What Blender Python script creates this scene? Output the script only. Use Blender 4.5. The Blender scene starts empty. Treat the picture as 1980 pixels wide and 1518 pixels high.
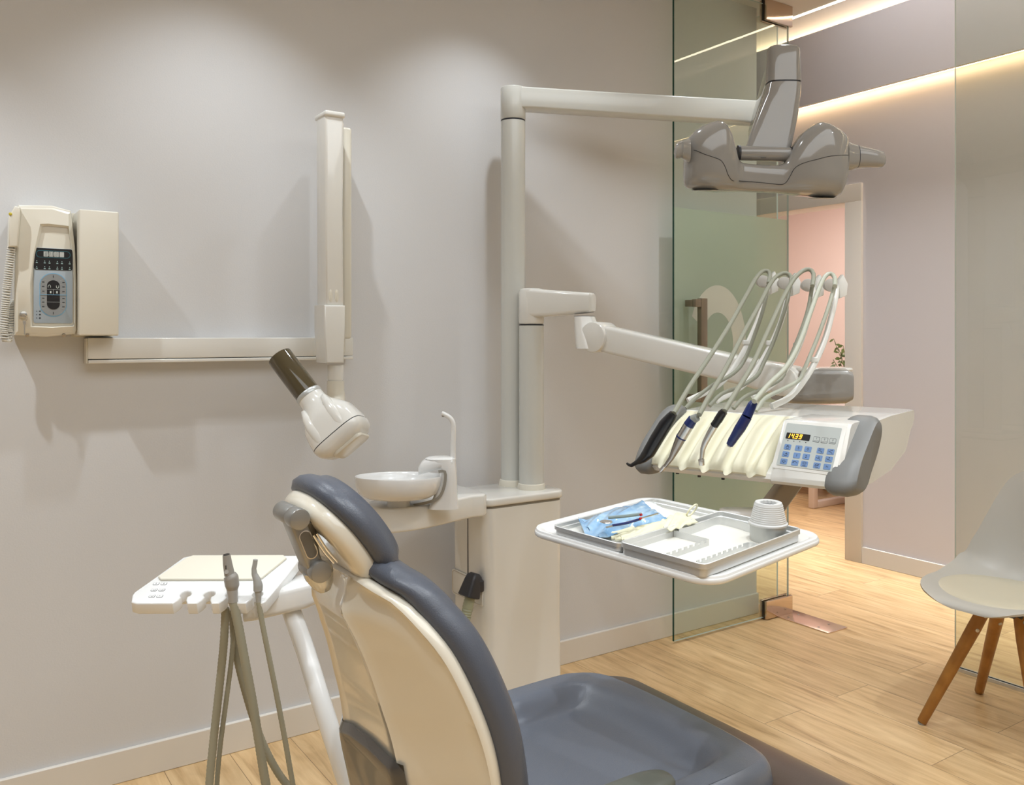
import bpy, bmesh, math, random
from mathutils import Vector, Matrix
from mathutils.bvhtree import BVHTree
random.seed(7)
PI = math.pi
sc = bpy.context.scene
COL = sc.collection

# ------------------------------------------------------------------ camera
FPX, YH, CX, H = 1674.0, 648.0, 990.0, 1.28
YAW = math.radians(33.91)
CAM = Vector((0, -2.69, H))
CF = Vector((math.sin(YAW), math.cos(YAW), 0)); CR = Vector((math.cos(YAW), -math.sin(YAW), 0)); UP = Vector((0, 0, 1))
cam = bpy.data.cameras.new('camera'); camo = bpy.data.objects.new('camera', cam); COL.objects.link(camo)
cam.sensor_width = 36; cam.lens = 36 * FPX / 1980; cam.shift_y = -(759 - YH) / 1980; cam.clip_start = .02
camo.location = CAM; camo.rotation_euler = (PI / 2, 0, -YAW)
sc.camera = camo
# ------------------------------------------------------------------ world, exposure
w = bpy.data.worlds.new('world'); sc.world = w; w.use_nodes = True
w.node_tree.nodes['Background'].inputs[0].default_value = (.9, .93, 1, 1)
w.node_tree.nodes['Background'].inputs[1].default_value = .05
sc.view_settings.view_transform = 'Standard'; sc.view_settings.look = 'None'
sc.view_settings.exposure = 0.13; sc.view_settings.gamma = 1; sc.view_settings.use_curve_mapping = False
sc.cycles.max_bounces = 10; sc.cycles.diffuse_bounces = 4; sc.cycles.glossy_bounces = 4
sc.cycles.transparent_max_bounces = 16; sc.cycles.sample_clamp_indirect = 4
sc.cycles.use_denoising = True
# ------------------------------------------------------------------ lights
def light(name, typ, loc, power, col=(1, .93, .84), rot=(0, 0, 0), **k):
    l = bpy.data.lights.new(name, typ); l.energy = power; l.color = col
    for a, b in k.items(): setattr(l, a, b)
    o = bpy.data.objects.new(name, l); COL.objects.link(o); o.location = loc; o.rotation_euler = rot
    return o
CZ = 2.79
NEUT = (.89, .955, 1.0)
for i, (x, y, p) in enumerate([(-.42, -.55, 68), (.72, -.50, 32), (1.62, -.42, 22), (2.55, -.75, 22),
                               (-1.2, -2.0, 40), (.1, -2.0, 40), (1.3, -1.9, 40), (2.5, -2.0, 40),
                               (-.6, -3.4, 40), (1.0, -3.4, 40), (2.4, -3.4, 40)]):
    light('ceiling_spot_light', 'SPOT', (x, y, CZ - .03), p, NEUT, spot_size=math.radians(96), spot_blend=.7, shadow_soft_size=.022)
light('room_fill_light', 'AREA', (.9, -2.8, CZ - .02), 42, NEUT, shape='RECTANGLE', size=3.2, size_y=2.2)  # soft fill added under the ceiling, not a real lamp of the room
light('corridor_fill_light', 'AREA', (3.85, -1.2, 3.35), 11, (.90, .93, 1), shape='RECTANGLE', size=.5, size_y=3)  # added soft fill for the corridor, no fixture stands for it
light('corridor_line_light', 'AREA', (3.76, -.6, 3.4), 22, (.96, .95, .96), rot=(0, math.radians(-7), 0), shape='RECTANGLE', size=.05, size_y=5, spread=math.radians(36))
light('far_room_light', 'AREA', (5.1, .9, 2.5), 42, (1, .92, .86), shape='RECTANGLE', size=.9, size_y=1.6)
# ------------------------------------------------------------------ projection helpers (photo pixels of the 1980x1518 frame -> room points)
def ray(px, py): return CF + CR * ((px - CX) / FPX) - UP * ((py - YH) / FPX)
def W(px, py, D): return CAM + ray(px, py) * D
def hit(px, py, p0, n):
    r = ray(px, py); return CAM + r * ((Vector(p0) - CAM).dot(n) / r.dot(n))
def WY(px, py, y): return hit(px, py, (0, y, 0), Vector((0, 1, 0)))
def WX(px, py, x): return hit(px, py, (x, 0, 0), Vector((1, 0, 0)))
def WZ(px, py, z): return hit(px, py, (0, 0, z), Vector((0, 0, 1)))
def frame(o, ex, ey=None, ez=None):
    ex = Vector(ex).normalized()
    if ez is None:
        ey = Vector(ey); ey = (ey - ex * ey.dot(ex)).normalized(); ez = ex.cross(ey)
    else:
        ez = Vector(ez); ez = (ez - ex * ez.dot(ex)).normalized(); ey = ez.cross(ex)
    m = Matrix.Identity(4)
    for i, v in enumerate((ex, ey, ez)):
        for j in range(3): m[j][i] = v[j]
    m.translation = Vector(o)
    return m
# ------------------------------------------------------------------ materials
MATS = {}
def mat(name, col=(.8, .8, .8), rough=.5, metal=0., spec=.5, coat=0., emis=None, estr=1., bump=None, trans=0., noise=None):
    if name in MATS: return MATS[name]
    m = bpy.data.materials.new(name); m.use_nodes = True; nt = m.node_tree; b = nt.nodes['Principled BSDF']
    b.inputs['Base Color'].default_value = (*col, 1); b.inputs['Roughness'].default_value = rough
    b.inputs['Metallic'].default_value = metal; b.inputs['Specular IOR Level'].default_value = spec
    b.inputs['Coat Weight'].default_value = coat; b.inputs['Coat Roughness'].default_value = .04
    b.inputs['Transmission Weight'].default_value = trans
    if emis: b.inputs['Emission Color'].default_value = (*emis, 1); b.inputs['Emission Strength'].default_value = estr
    tc = nt.nodes.new('ShaderNodeTexCoord')
    if bump:
        n = nt.nodes.new('ShaderNodeTexNoise'); n.inputs['Scale'].default_value = bump[0]; n.inputs['Detail'].default_value = 4
        bp = nt.nodes.new('ShaderNodeBump'); bp.inputs['Strength'].default_value = bump[1]; bp.inputs['Distance'].default_value = .002
        nt.links.new(tc.outputs['Object'], n.inputs['Vector']); nt.links.new(n.outputs['Fac'], bp.inputs['Height']); nt.links.new(bp.outputs[0], b.inputs['Normal'])
    if noise:   # (scale, other colour, amount)
        n = nt.nodes.new('ShaderNodeTexNoise'); n.inputs['Scale'].default_value = noise[0]; n.inputs['Detail'].default_value = 3
        mx = nt.nodes.new('ShaderNodeMix'); mx.data_type = 'RGBA'; mx.inputs[6].default_value = (*col, 1); mx.inputs[7].default_value = (*noise[1], 1)
        mr = nt.nodes.new('ShaderNodeMapRange'); mr.inputs[1].default_value = .35; mr.inputs[2].default_value = .65; mr.inputs[4].default_value = noise[2]
        nt.links.new(tc.outputs['Object'], n.inputs['Vector']); nt.links.new(n.outputs['Fac'], mr.inputs[0]); nt.links.new(mr.outputs[0], mx.inputs[0]); nt.links.new(mx.outputs[2], b.inputs['Base Color'])
    MATS[name] = m; return m
def glass_mat(name, tint, refl=1.0):
    m = bpy.data.materials.new(name); m.use_nodes = True; nt = m.node_tree; nt.nodes.clear()
    out = nt.nodes.new('ShaderNodeOutputMaterial'); t = nt.nodes.new('ShaderNodeBsdfTransparent'); g = nt.nodes.new('ShaderNodeBsdfGlossy')
    t.inputs[0].default_value = (*tint, 1); g.inputs['Roughness'].default_value = 0; g.inputs[0].default_value = (.95, 1, .97, 1)
    f = nt.nodes.new('ShaderNodeFresnel'); f.inputs[0].default_value = 1.45; mx = nt.nodes.new('ShaderNodeMixShader')
    mu = nt.nodes.new('ShaderNodeMath'); mu.operation = 'MULTIPLY'; mu.inputs[1].default_value = refl
    ge = nt.nodes.new('ShaderNodeNewGeometry'); inv = nt.nodes.new('ShaderNodeMath'); inv.operation = 'SUBTRACT'; inv.inputs[0].default_value = 1
    nt.links.new(ge.outputs['Backfacing'], inv.inputs[1]); m2 = nt.nodes.new('ShaderNodeMath'); m2.operation = 'MULTIPLY'
    nt.links.new(f.outputs[0], m2.inputs[0]); nt.links.new(inv.outputs[0], m2.inputs[1]); f = m2
    nt.links.new(f.outputs[0], mu.inputs[0]); nt.links.new(mu.outputs[0], mx.inputs[0]); nt.links.new(t.outputs[0], mx.inputs[1]); nt.links.new(g.outputs[0], mx.inputs[2]); nt.links.new(mx.outputs[0], out.inputs[0])
    MATS[name] = m; return m
def film_mat():
    m = bpy.data.materials.new('frosted film'); m.use_nodes = True; nt = m.node_tree; nt.nodes.clear()
    out = nt.nodes.new('ShaderNodeOutputMaterial'); t = nt.nodes.new('ShaderNodeBsdfTransparent'); d = nt.nodes.new('ShaderNodeBsdfDiffuse'); tr = nt.nodes.new('ShaderNodeBsdfTranslucent')
    t.inputs[0].default_value = (.88, .93, .88, 1); d.inputs[0].default_value = (.87, .90, .84, 1); tr.inputs[0].default_value = (.87, .90, .84, 1)
    a = nt.nodes.new('ShaderNodeMixShader'); a.inputs[0].default_value = .5; b = nt.nodes.new('ShaderNodeMixShader'); b.inputs[0].default_value = .68
    nt.links.new(d.outputs[0], a.inputs[1]); nt.links.new(tr.outputs[0], a.inputs[2]); nt.links.new(t.outputs[0], b.inputs[1]); nt.links.new(a.outputs[0], b.inputs[2]); nt.links.new(b.outputs[0], out.inputs[0])
    MATS['film'] = m; return m
def floor_mat():
    m = bpy.data.materials.new('oak planks'); m.use_nodes = True; nt = m.node_tree; b = nt.nodes['Principled BSDF']; N = nt.nodes.new; L = nt.links.new
    tc = N('ShaderNodeTexCoord'); mp = N('ShaderNodeMapping'); mp.inputs['Rotation'].default_value = (0, 0, PI / 2); L(tc.outputs['Object'], mp.inputs[0])
    br = N('ShaderNodeTexBrick'); br.offset = .37; br.inputs['Scale'].default_value = 1; br.inputs['Brick Width'].default_value = 1.25; br.inputs['Row Height'].default_value = .19
    br.inputs['Mortar Size'].default_value = .0012; br.inputs['Mortar Smooth'].default_value = .3; br.inputs['Bias'].default_value = 0
    br.inputs['Color1'].default_value = (.2, .2, .2, 1); br.inputs['Color2'].default_value = (.9, .9, .9, 1); br.inputs['Mortar'].default_value = (.5, .5, .5, 1)
    L(mp.outputs[0], br.inputs['Vector'])
    # grain: noise stretched along the plank, shifted per plank
    off = N('ShaderNodeVectorMath'); off.operation = 'MULTIPLY_ADD'; L(br.outputs['Color'], off.inputs[0]); off.inputs[1].default_value = (3.1, 7.7, 0); L(mp.outputs[0], off.inputs[2])
    sc1 = N('ShaderNodeMapping'); sc1.inputs['Scale'].default_value = (1.6, 20, 1); L(off.outputs[0], sc1.inputs[0])
    n1 = N('ShaderNodeTexNoise'); n1.inputs['Scale'].default_value = 1.6; n1.inputs['Detail'].default_value = 9; n1.inputs['Roughness'].default_value = .62; n1.inputs['Distortion'].default_value = .6; L(sc1.outputs[0], n1.inputs['Vector'])
    sc2 = N('ShaderNodeMapping'); sc2.inputs['Scale'].default_value = (1.1, 7, 1); L(off.outputs[0], sc2.inputs[0])
    n2 = N('ShaderNodeTexNoise'); n2.inputs['Scale'].default_value = 2.2; n2.inputs['Detail'].default_value = 4; n2.inputs['Distortion'].default_value = 1.6; L(sc2.outputs[0], n2.inputs['Vector'])
    cr = N('ShaderNodeValToRGB'); e = cr.color_ramp.elements; e[0].position = .28; e[0].color = (.34, .19, .082, 1); e[1].position = .70; e[1].color = (.86, .63, .36, 1)
    x = cr.color_ramp.elements.new(.46); x.color = (.66, .445, .225, 1)
    mxv = N('ShaderNodeMix'); mxv.data_type = 'FLOAT'; mxv.inputs[0].default_value = .45; L(n1.outputs['Fac'], mxv.inputs[2]); L(n2.outputs['Fac'], mxv.inputs[3]); L(mxv.outputs[0], cr.inputs[0])
    bw = N('ShaderNodeMapRange'); bw.inputs[3].default_value = .90; bw.inputs[4].default_value = 1.06; L(br.outputs['Color'], bw.inputs[0])
    mu = N('ShaderNodeVectorMath'); mu.operation = 'SCALE'; L(cr.outputs[0], mu.inputs[0]); L(bw.outputs[0], mu.inputs['Scale'])
    gap = N('ShaderNodeMix'); gap.data_type = 'RGBA'; gap.inputs[7].default_value = (.30, .19, .10, 1); L(br.outputs['Fac'], gap.inputs[0]); L(mu.outputs[0], gap.inputs[6]); L(gap.outputs[2], b.inputs['Base Color'])
    b.inputs['Roughness'].default_value = .33; b.inputs['Specular IOR Level'].default_value = .35
    bp = N('ShaderNodeBump'); bp.inputs['Strength'].default_value = .12; bp.inputs['Distance'].default_value = .001; L(n1.outputs['Fac'], bp.inputs['Height']); L(bp.outputs[0], b.inputs['Normal'])
    MATS['floor'] = m; return m
wall_m = mat('wall paint', (.70, .70, .712), .6, spec=.25, bump=(220, .12))
wallp_m = mat('lilac grey paint', (.68, .655, .68), .6, spec=.25, bump=(220, .12))
wallk_m = mat('pink paint', (.78, .64, .58), .7, spec=.2)
ceil_m = mat('ceiling paint', (.70, .66, .62), .8, spec=.2)
trim_m = mat('trim paint', (.78, .74, .68), .35, spec=.4)
floor_m = floor_mat()
white = mat('white gloss plastic', (.80, .785, .74), .16, coat=.5)
white2 = mat('bright white plastic', (.86, .86, .85), .18, coat=.4)
cream = mat('cream plastic', (.76, .72, .62), .3, spec=.5, coat=.1)
creamshell = mat('cream gloss shell', (.80, .745, .63), .13, coat=.7)
lampg = mat('warm grey gloss plastic', (.31, .295, .275), .13, coat=.6)
silic = mat('cream silicone', (.83, .79, .60), .42, spec=.35)
greyp = mat('grey rubber grip', (.20, .20, .195), .45)
polem = mat('satin white enamel', (.64, .64, .60), .22, coat=.25)
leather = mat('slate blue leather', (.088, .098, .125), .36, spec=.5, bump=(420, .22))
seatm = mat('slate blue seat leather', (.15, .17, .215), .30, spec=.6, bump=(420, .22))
brownm = mat('reflection brown leather and soil', (.07, .052, .044), .28, spec=.5, bump=(420, .15))  # the leg rest's brown stands in for reflections in dark leather
black = mat('black plastic', (.012, .012, .014), .3)
blackm = mat('matt charcoal plastic', (.03, .03, .036), .45)
steel = mat('brushed steel', (.60, .59, .56), .3, metal=1., bump=(300, .05))
darksteel = mat('dark brushed steel', (.38, .36, .33), .35, metal=1.)
alu = mat('anodised aluminium', (.74, .75, .75), .42, metal=.7, bump=(260, .08))
jointm = mat('satin grey metal', (.34, .335, .32), .36, metal=.7, bump=(300, .05))
chrome = mat('chrome', (.82, .82, .82), .08, metal=1.)
hosem = mat('sage grey hose', (.29, .29, .225), .42, spec=.4)
hosel = mat('pale sage hose', (.46, .47, .385), .35, spec=.4)
navy = mat('navy plastic', (.012, .025, .13), .3)
smoke = mat('smoky grey plastic', (.06, .056, .054), .18, coat=.4)
brownglass = mat('olive brown tube plastic', (.085, .066, .034), .09, coat=.6)
woodm = mat('orange beech wood', (.46, .215, .045), .38, noise=(18, (.30, .12, .02), .7))
padm = mat('beige leatherette', (.60, .545, .42), .4, bump=(380, .15))
shellm = mat('pale grey plastic shell', (.50, .475, .43), .38)
keygrey = mat('pale grey membrane', (.50, .53, .51), .35)
keyblue = mat('blue key membrane', (.16, .27, .50), .35)
inkm = mat('dark ink', (.02, .022, .03), .5)
orange = mat('orange led digits', (1, .35, .02), .4, emis=(1, .42, .03), estr=3.2)
ledstrip = mat('warm led strip', (1, .9, .7), .4, emis=(1, .80, .55), estr=16)
glass = glass_mat('clear green glass', (.915, .945, .915), 1.25)
glass2 = glass_mat('partition glass', (.86, .88, .84), 1.3)
gedge = mat('green glass edge', (.005, .06, .04), .1, emis=None)
gedge2 = mat('pale glass edge', (.62, .72, .74), .1)
film = film_mat()
film2 = mat('pinkish clear film letter', (.86, .78, .76), .6)
gaugem = mat('white enamel bottom', (.84, .82, .75), .3)
pouchb = mat('blue pouch film', (.20, .40, .66), .12, coat=.6, noise=(28, (.50, .70, .88), .8))
pouchw = mat('white pouch paper', (.80, .82, .80), .6)
latex = mat('cream latex', (.86, .83, .62), .5, noise=(30, (.74, .70, .48), .5))
cupm = mat('white translucent cup plastic', (.66, .66, .65), .4)
leafm = mat('dark green leaf', (.07, .10, .02), .5)
redm = mat('red plastic', (.5, .02, .02), .4)
# ------------------------------------------------------------------ object helpers
def root_loc(p):
    v = Vector((0, 0, 0))
    while p is not None: v += p.location; p = p.parent
    return v
def thing(name, label, cat, loc=(0, 0, 0), group=None):
    o = bpy.data.objects.new(name, None); COL.objects.link(o); o.location = loc; o.empty_display_size = .05
    o['label'] = label; o['category'] = cat
    if group: o['group'] = group
    return o
def obj(name, bm, m, parent=None, smooth=True, ang=38, label=None):
    if parent is not None: bmesh.ops.translate(bm, verts=bm.verts, vec=-root_loc(parent))
    bmesh.ops.recalc_face_normals(bm, faces=bm.faces)
    me = bpy.data.meshes.new(name)
    for f in bm.faces: f.smooth = smooth
    bm.to_mesh(me); bm.free()
    if smooth: me.set_sharp_from_angle(angle=math.radians(ang))
    for x in (m if isinstance(m, (list, tuple)) else [m]): me.materials.append(x)
    o = bpy.data.objects.new(name, me); COL.objects.link(o)
    if parent is not None: o.parent = parent
    if label: o['label'] = label
    return o
def struct(name, bm, m, parent=None, **k):
    o = obj(name, bm, m, parent, **k)
    if parent is None: o['kind'] = 'structure'
    return o
def tag(o, label, cat, group=None):
    o['label'] = label; o['category'] = cat
    if group: o['group'] = group
    return o
def box(a, b, M=None, bev=0., seg=3, bm=None, mi=0):
    """axis box from corner a to corner b in frame M"""
    bm2 = bmesh.new(); bmesh.ops.create_cube(bm2, size=1)
    a, b = Vector(a), Vector(b)
    for v in bm2.verts: v.co = Vector([a[i] + (b[i] - a[i]) * (v.co[i] + .5) for i in range(3)])
    if bev > 0: bmesh.ops.bevel(bm2, geom=bm2.edges[:], offset=bev, segments=seg, profile=.5, affect='EDGES', clamp_overlap=True)
    if M is not None: bm2.transform(M)
    for f in bm2.faces: f.material_index = mi
    if bm is None: return bm2
    merge(bm, bm2); return bm
def merge(bm, b2):
    me = bpy.data.meshes.new('tmp'); b2.to_mesh(me); b2.free(); bm.from_mesh(me); bpy.data.meshes.remove(me); return bm
def rings(rs, closed=True, cap0=True, cap1=True, bm=None):
    bm = bm or bmesh.new(); V = [[bm.verts.new(p) for p in r] for r in rs]; n = len(rs[0])
    for a, b in zip(V, V[1:]):
        for i in range(n if closed else n - 1):
            j = (i + 1) % n
            bm.faces.new((a[i], a[j], b[j], b[i]))
    if cap0: bm.faces.new(V[0][::-1])
    if cap1: bm.faces.new(V[-1])
    return bm
def circ(r, n=24, z=0., ph=0.): return [Vector((r * math.cos(2 * PI * i / n + ph), r * math.sin(2 * PI * i / n + ph), z)) for i in range(n)]
def lathe(prof, M=None, n=32, cap=True, bm=None):
    rs = [circ(max(r, 1e-5), n, z) for r, z in prof]
    if M is not None: rs = [[M @ p for p in r] for r in rs]
    return rings(rs, cap0=cap, cap1=cap, bm=bm)
def axis_frame(p, q):
    p, q = Vector(p), Vector(q); z = (q - p).normalized(); a = Vector((0, 0, 1)) if abs(z.z) < .9 else Vector((1, 0, 0))
    return frame(p, a.cross(z).normalized(), ez=z)
def cyl(p, q, r0, r1=None, n=24, bev=0., bm=None):
    r1 = r0 if r1 is None else r1; L = (Vector(q) - Vector(p)).length; b = bev
    pr = [(r0 - b, 0), (r0 - b * .3, b * .3), (r0, b), (r1, L - b), (r1 - b * .3, L - b * .3), (r1 - b, L)] if b else [(r0, 0), (r1, L)]
    return lathe(pr, axis_frame(p, q), n, bm=bm)
def smooth_path(P, step=.01):
    P = [Vector(p) for p in P]; out = []
    Q = [P[0] * 2 - P[1]] + P + [P[-1] * 2 - P[-2]]
    for k in range(1, len(Q) - 2):
        a, b, c, d = Q[k - 1:k + 3]; n = max(2, int((c - b).length / step))
        for i in range(n):
            t = i / n
            out.append(.5 * ((2 * b) + (c - a) * t + (2 * a - 5 * b + 4 * c - d) * t * t + (3 * b - a - 3 * c + d) * t ** 3))
    out.append(P[-1]); return out
def sweep(path, sec, scale=None, up=None, cap=True, bm=None):
    """sweep a 2-D section (list of (a,b)) along path; scale(i/n)->factor; parallel transport"""
    rs = []; n = len(path); T = [(path[min(i + 1, n - 1)] - path[max(i - 1, 0)]).normalized() for i in range(n)]
    u = up or (Vector((0, 0, 1)) if abs(T[0].z) < .9 else Vector((1, 0, 0)))
    u = (u - T[0] * u.dot(T[0])).normalized()
    for i in range(n):
        u = (u - T[i] * u.dot(T[i])).normalized(); s = u.cross(T[i]); k = scale(i / (n - 1)) if scale else 1
        ka, kb = k if isinstance(k, tuple) else (k, k)
        rs.append([path[i] + s * (a * ka) + u * (b * kb) for a, b in sec])
    return rings(rs, cap0=cap, cap1=cap, bm=bm)
def tube(P, r, step=.012, n=12, rib=0., scale=None, bm=None):
    path = smooth_path(P, step); sec = [(r * math.cos(2 * PI * i / n), r * math.sin(2 * PI * i / n)) for i in range(n)]
    N = len(path)
    if rib: sc_ = lambda t: 1 + (rib if round(t * (N - 1)) % 2 else 0)
    else: sc_ = scale
    return sweep(path, sec, sc_, bm=bm)
def rrect(w, h, r, n=6, cx=0., cy=0.):
    """rounded rectangle outline centred"""
    out = []
    for sx, sy, a0 in ((1, 1, 0), (-1, 1, 90), (-1, -1, 180), (1, -1, 270)):
        for i in range(n + 1):
            a = math.radians(a0 + 90 * i / n); out.append((cx + sx * (w / 2 - r) + r * math.cos(a), cy + sy * (h / 2 - r) + r * math.sin(a)))
    return out
def sup(w, h, n=2.6, N=28, cx=0., cy=0.):
    out = []
    for i in range(N):
        a = 2 * PI * i / N; c, s = math.cos(a), math.sin(a)
        out.append((cx + w * math.copysign(abs(c) ** (2 / n), c), cy + h * math.copysign(abs(s) ** (2 / n), s)))
    return out
def slab(pts, t0, t1, M=None, bev=0., seg=2, bm=None):
    """extrude a 2-D outline from z=t0 to z=t1 in frame M, with rounded rims made by inset rings"""
    P = [Vector((p[0], p[1], 0)) for p in pts]; n = len(P)
    area = sum(P[i].x * P[(i + 1) % n].y - P[(i + 1) % n].x * P[i].y for i in range(n))
    if area < 0: P.reverse()
    def ins(d):
        o = []
        for i in range(n):
            a, b, c = P[i - 1], P[i], P[(i + 1) % n]
            e1 = (b - a).normalized(); e2 = (c - b).normalized(); n1 = Vector((-e1.y, e1.x, 0)); n2 = Vector((-e2.y, e2.x, 0))
            m = (n1 + n2); m = m.normalized() if m.length > 1e-6 else n1
            o.append(b + m * (d / max(.5, m.dot(n1))))
        return o
    lev = []
    if bev > 0:
        for k in range(seg + 1):
            a = PI / 2 * k / seg; lev.append((bev * (1 - math.sin(a)), t0 + bev * (1 - math.cos(a))))
        for k in range(seg + 1):
            a = PI / 2 * k / seg; lev.append((bev * (1 - math.cos(a)), t1 - bev * (1 - math.sin(a))))
    else: lev = [(0, t0), (0, t1)]
    rs = [[p + Vector((0, 0, z)) for p in (ins(d) if d else P)] for d, z in lev]
    if M is not None: rs = [[M @ p for p in r] for r in rs]
    return rings(rs, bm=bm)
def pad(outline, c, prof, fmap, bm=None):
    """concentric rings: prof entries (scale, inset, depth); fmap(a,b,depth)->Vector; first and last rings are capped"""
    rs = []; c = Vector(c)
    for s, d, z in prof:
        r = []
        for p in outline:
            v = Vector(p) - c; L = v.length; q = c + v * s - (v / L) * min(d, L * .9); r.append(fmap(q.x, q.y, z))
        rs.append(r)
    return rings(rs, bm=bm)
def text(name, s, size, M, m, parent, thick=.0004, align='CENTER', label=None):
    cu = bpy.data.curves.new('t', 'FONT'); cu.body = s; cu.size = size; cu.align_x = align; cu.align_y = 'CENTER'; cu.extrude = thick; cu.resolution_u = 3
    o = bpy.data.objects.new('t', cu); COL.objects.link(o); dg = bpy.context.evaluated_depsgraph_get(); dg.update()
    me = bpy.data.meshes.new_from_object(o.evaluated_get(dg)); bpy.data.objects.remove(o); bpy.data.curves.remove(cu)
    bm = bmesh.new(); bm.from_mesh(me); bpy.data.meshes.remove(me); bm.transform(M)
    return obj(name, bm, m, parent, smooth=False, label=label)
def lerp_tab(tab, x):
    if x <= tab[0][0]: return tab[0][1]
    for (a, b), (c, d) in zip(tab, tab[1:]):
        if x <= c: return b + (d - b) * (x - a) / (c - a)
    return tab[-1][1]
def seg7(ch):
    return {'1': 'bc', '4': 'fgbc', '3': 'abgcd', '9': 'abcdfg', '8': 'abcdefg', '0': 'abcdef'}[ch]
def seven(s, M, h, bm, dots=()):
    """slanted seven-segment digits, lower-left at the origin of M"""
    w_ = h * .52; t = h * .14; sl = .16
    for k, chx in enumerate(s):
        x0 = k * h * .82
        S = {'a': (0, h - t, w_, h), 'd': (0, 0, w_, t), 'g': (0, h / 2 - t / 2, w_, h / 2 + t / 2), 'f': (0, h / 2, t, h), 'e': (0, 0, t, h / 2), 'b': (w_ - t, h / 2, w_, h), 'c': (w_ - t, 0, w_, h / 2)}
        for g in seg7(chx):
            a, b, c, d = S[g]; e = t * .12
            slab([(x0 + x + y * sl, y) for x, y in ((a + e, b + e), (c - e, b + e), (c - e, d - e), (a + e, d - e))], 0, .0005, M, bm=bm)
        if k in dots: slab([(x0 + w_ + t * .5 + x, y) for x, y in ((0, 0), (t, 0), (t, t), (0, t))], 0, .0005, M, bm=bm)
# ================================================================== the setting
X_END = 3.17; XP = 3.26; XC = 4.35
struct('floor', box((-4, -6, -.1), (9, 5, 0)), floor_m, smooth=False)
struct('wall_left', box((-3.2, 0, 0), (X_END, .12, CZ + .7)), wall_m, smooth=False)
struct('wall_back', box((-3.2, -5.6, 0), (-3.05, 0, CZ + .7)), wall_m, smooth=False)
struct('wall_rear', box((-3.2, -5.6, 0), (8, -5.45, CZ + .7)), wall_m, smooth=False)
struct('ceiling', box((-3.2, -5.6, CZ), (3.40, .12, CZ + .12)), ceil_m, smooth=False)
struct('ceiling_corridor', box((3.2, -5.6, 3.45), (XC + .2, 3, 3.55)), ceil_m, smooth=False)
# corridor wall with a doorway between y=.43 and y=1.30
DY0, DY1, DZ = WX(1637, 1075, XC).y, WX(1637, 1075, XC).y + .88, WX(1641, 392, XC).z
bm = box((XC, -5.6, 0), (XC + .14, DY0 - .02, 3.4)); box((XC, DY1, 0), (XC + .14, 3, 3.5), bm=bm); box((XC, DY0 - .02, DZ + .02), (XC + .14, DY1, 3.5), bm=bm)
struct('wall_corridor', bm, wallp_m, smooth=False)
struct('wall_corridor_end', box((X_END - .1, 2.6, 0), (XC + .1, 2.7, 3.5)), wallp_m, smooth=False)
jw = .105
bm = box((XC - .018, DY0 - jw, 0), (XC + .15, DY0, DZ), bev=.002)
box((XC - .018, DY1, 0), (XC + .15, DY1 + jw, DZ), bev=.002, bm=bm); box((XC - .018, DY0 - jw, DZ), (XC + .15, DY1 + jw, DZ + .1), bev=.002, bm=bm)
struct('trim_1', bm, trim_m)
# upper wall panel of the corridor with its led lines
zp0, zp1 = WX(1600, 193, XC - .07).z, WX(1600, 54, XC - .07).z
struct('trim_2', box((XC - .07, -5.4, zp0), (XC - .045, 2.6, zp1)), wallp_m, smooth=False)
struct('trim_3', box((XC - .05, -5.4, zp0 + .01), (XC - .002, 2.6, zp0 + .03)), wallp_m, smooth=False)
def led(name, a, b, m=None): return struct(name, box(a, b), m or ledstrip, smooth=False)
led('trim_4', (XC - .044, -5.3, zp0 + .004), (XC - .020, 2.5, zp0 + .009), mat('led line under panel', (1, .85, .6), .4, emis=(1, .70, .40), estr=12))
led('trim_5', (XC - .04, -5.3, zp1 - .02), (XC - .02, 2.5, zp1 - .012), mat('led line above panel', (1, .85, .6), .4, emis=(1, .76, .46), estr=28))
led('trim_6', (3.402, -5.3, CZ - .002), (3.418, .10, CZ + .016), mat('led line at ceiling edge', (1, .9, .75), .4, emis=(1, .86, .66), estr=14))
# baseboards
def base(name, a, b):
    bm = box(a, b, bev=.002, seg=1); struct(name, bm, trim_m)
base('baseboard_left', (-3.05, -.014, 0), (X_END, .0, .092))
base('baseboard_corridor', (XC - .014, -5.4, 0), (XC, DY0 - jw, .092))
# pink room beyond the doorway
bm = box((6.35, -.9, 0), (6.45, 3, 3.0)); struct('wall_far', bm, wallk_m, smooth=False)
struct('wall_far_right', box((XC + .1, -1.0, 0), (6.45, -.9, 3.0)), wallk_m, smooth=False)
struct('wall_far_left', box((XC + .1, 2.9, 0), (6.45, 3.0, 3.0)), wallk_m, smooth=False)
struct('ceiling_far', box((XC + .1, -1, 2.6), (6.45, 3, 2.7)), wallk_m, smooth=False)
struct('baseboard_far', box((6.335, -.9, 0), (6.35, 2.9, .09)), trim_m, smooth=False)
# glass: narrow fixed pane, partition, door
def pane(name, a, b, m, em, parent=None, edge_axis=0, **k):
    bm = box(a, b)
    bm.normal_update()
    for f in bm.faces:
        if abs(f.normal[edge_axis]) < .5: f.material_index = 1
    return struct(name, bm, [m, em], parent, smooth=False, **k) if parent is None else obj(name, bm, [m, em], parent, smooth=False, **k)
pane('window_1', (XP - .005, -.045, .01), (XP + .005, .11, CZ), glass, gedge2)
pane('window_2', (XP - .005, -5.4, .012), (XP + .005, -.885, CZ), glass2, gedge2)
struct('trim_7', box((XP - .012, -5.4, 0), (XP + .012, -.885, .012)), alu, smooth=False)
dy = -.088
xd0 = WY(1302, 1250, dy).x; xd1 = XP + .02
d = thing('door_1', '', ''); del d['label'], d['category']; d['kind'] = 'structure'; d.location = (xd1, dy, 0)
bm = box((xd0, dy - .005, .012), (xd1, dy + .005, CZ - .02)); bm.normal_update()
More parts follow.
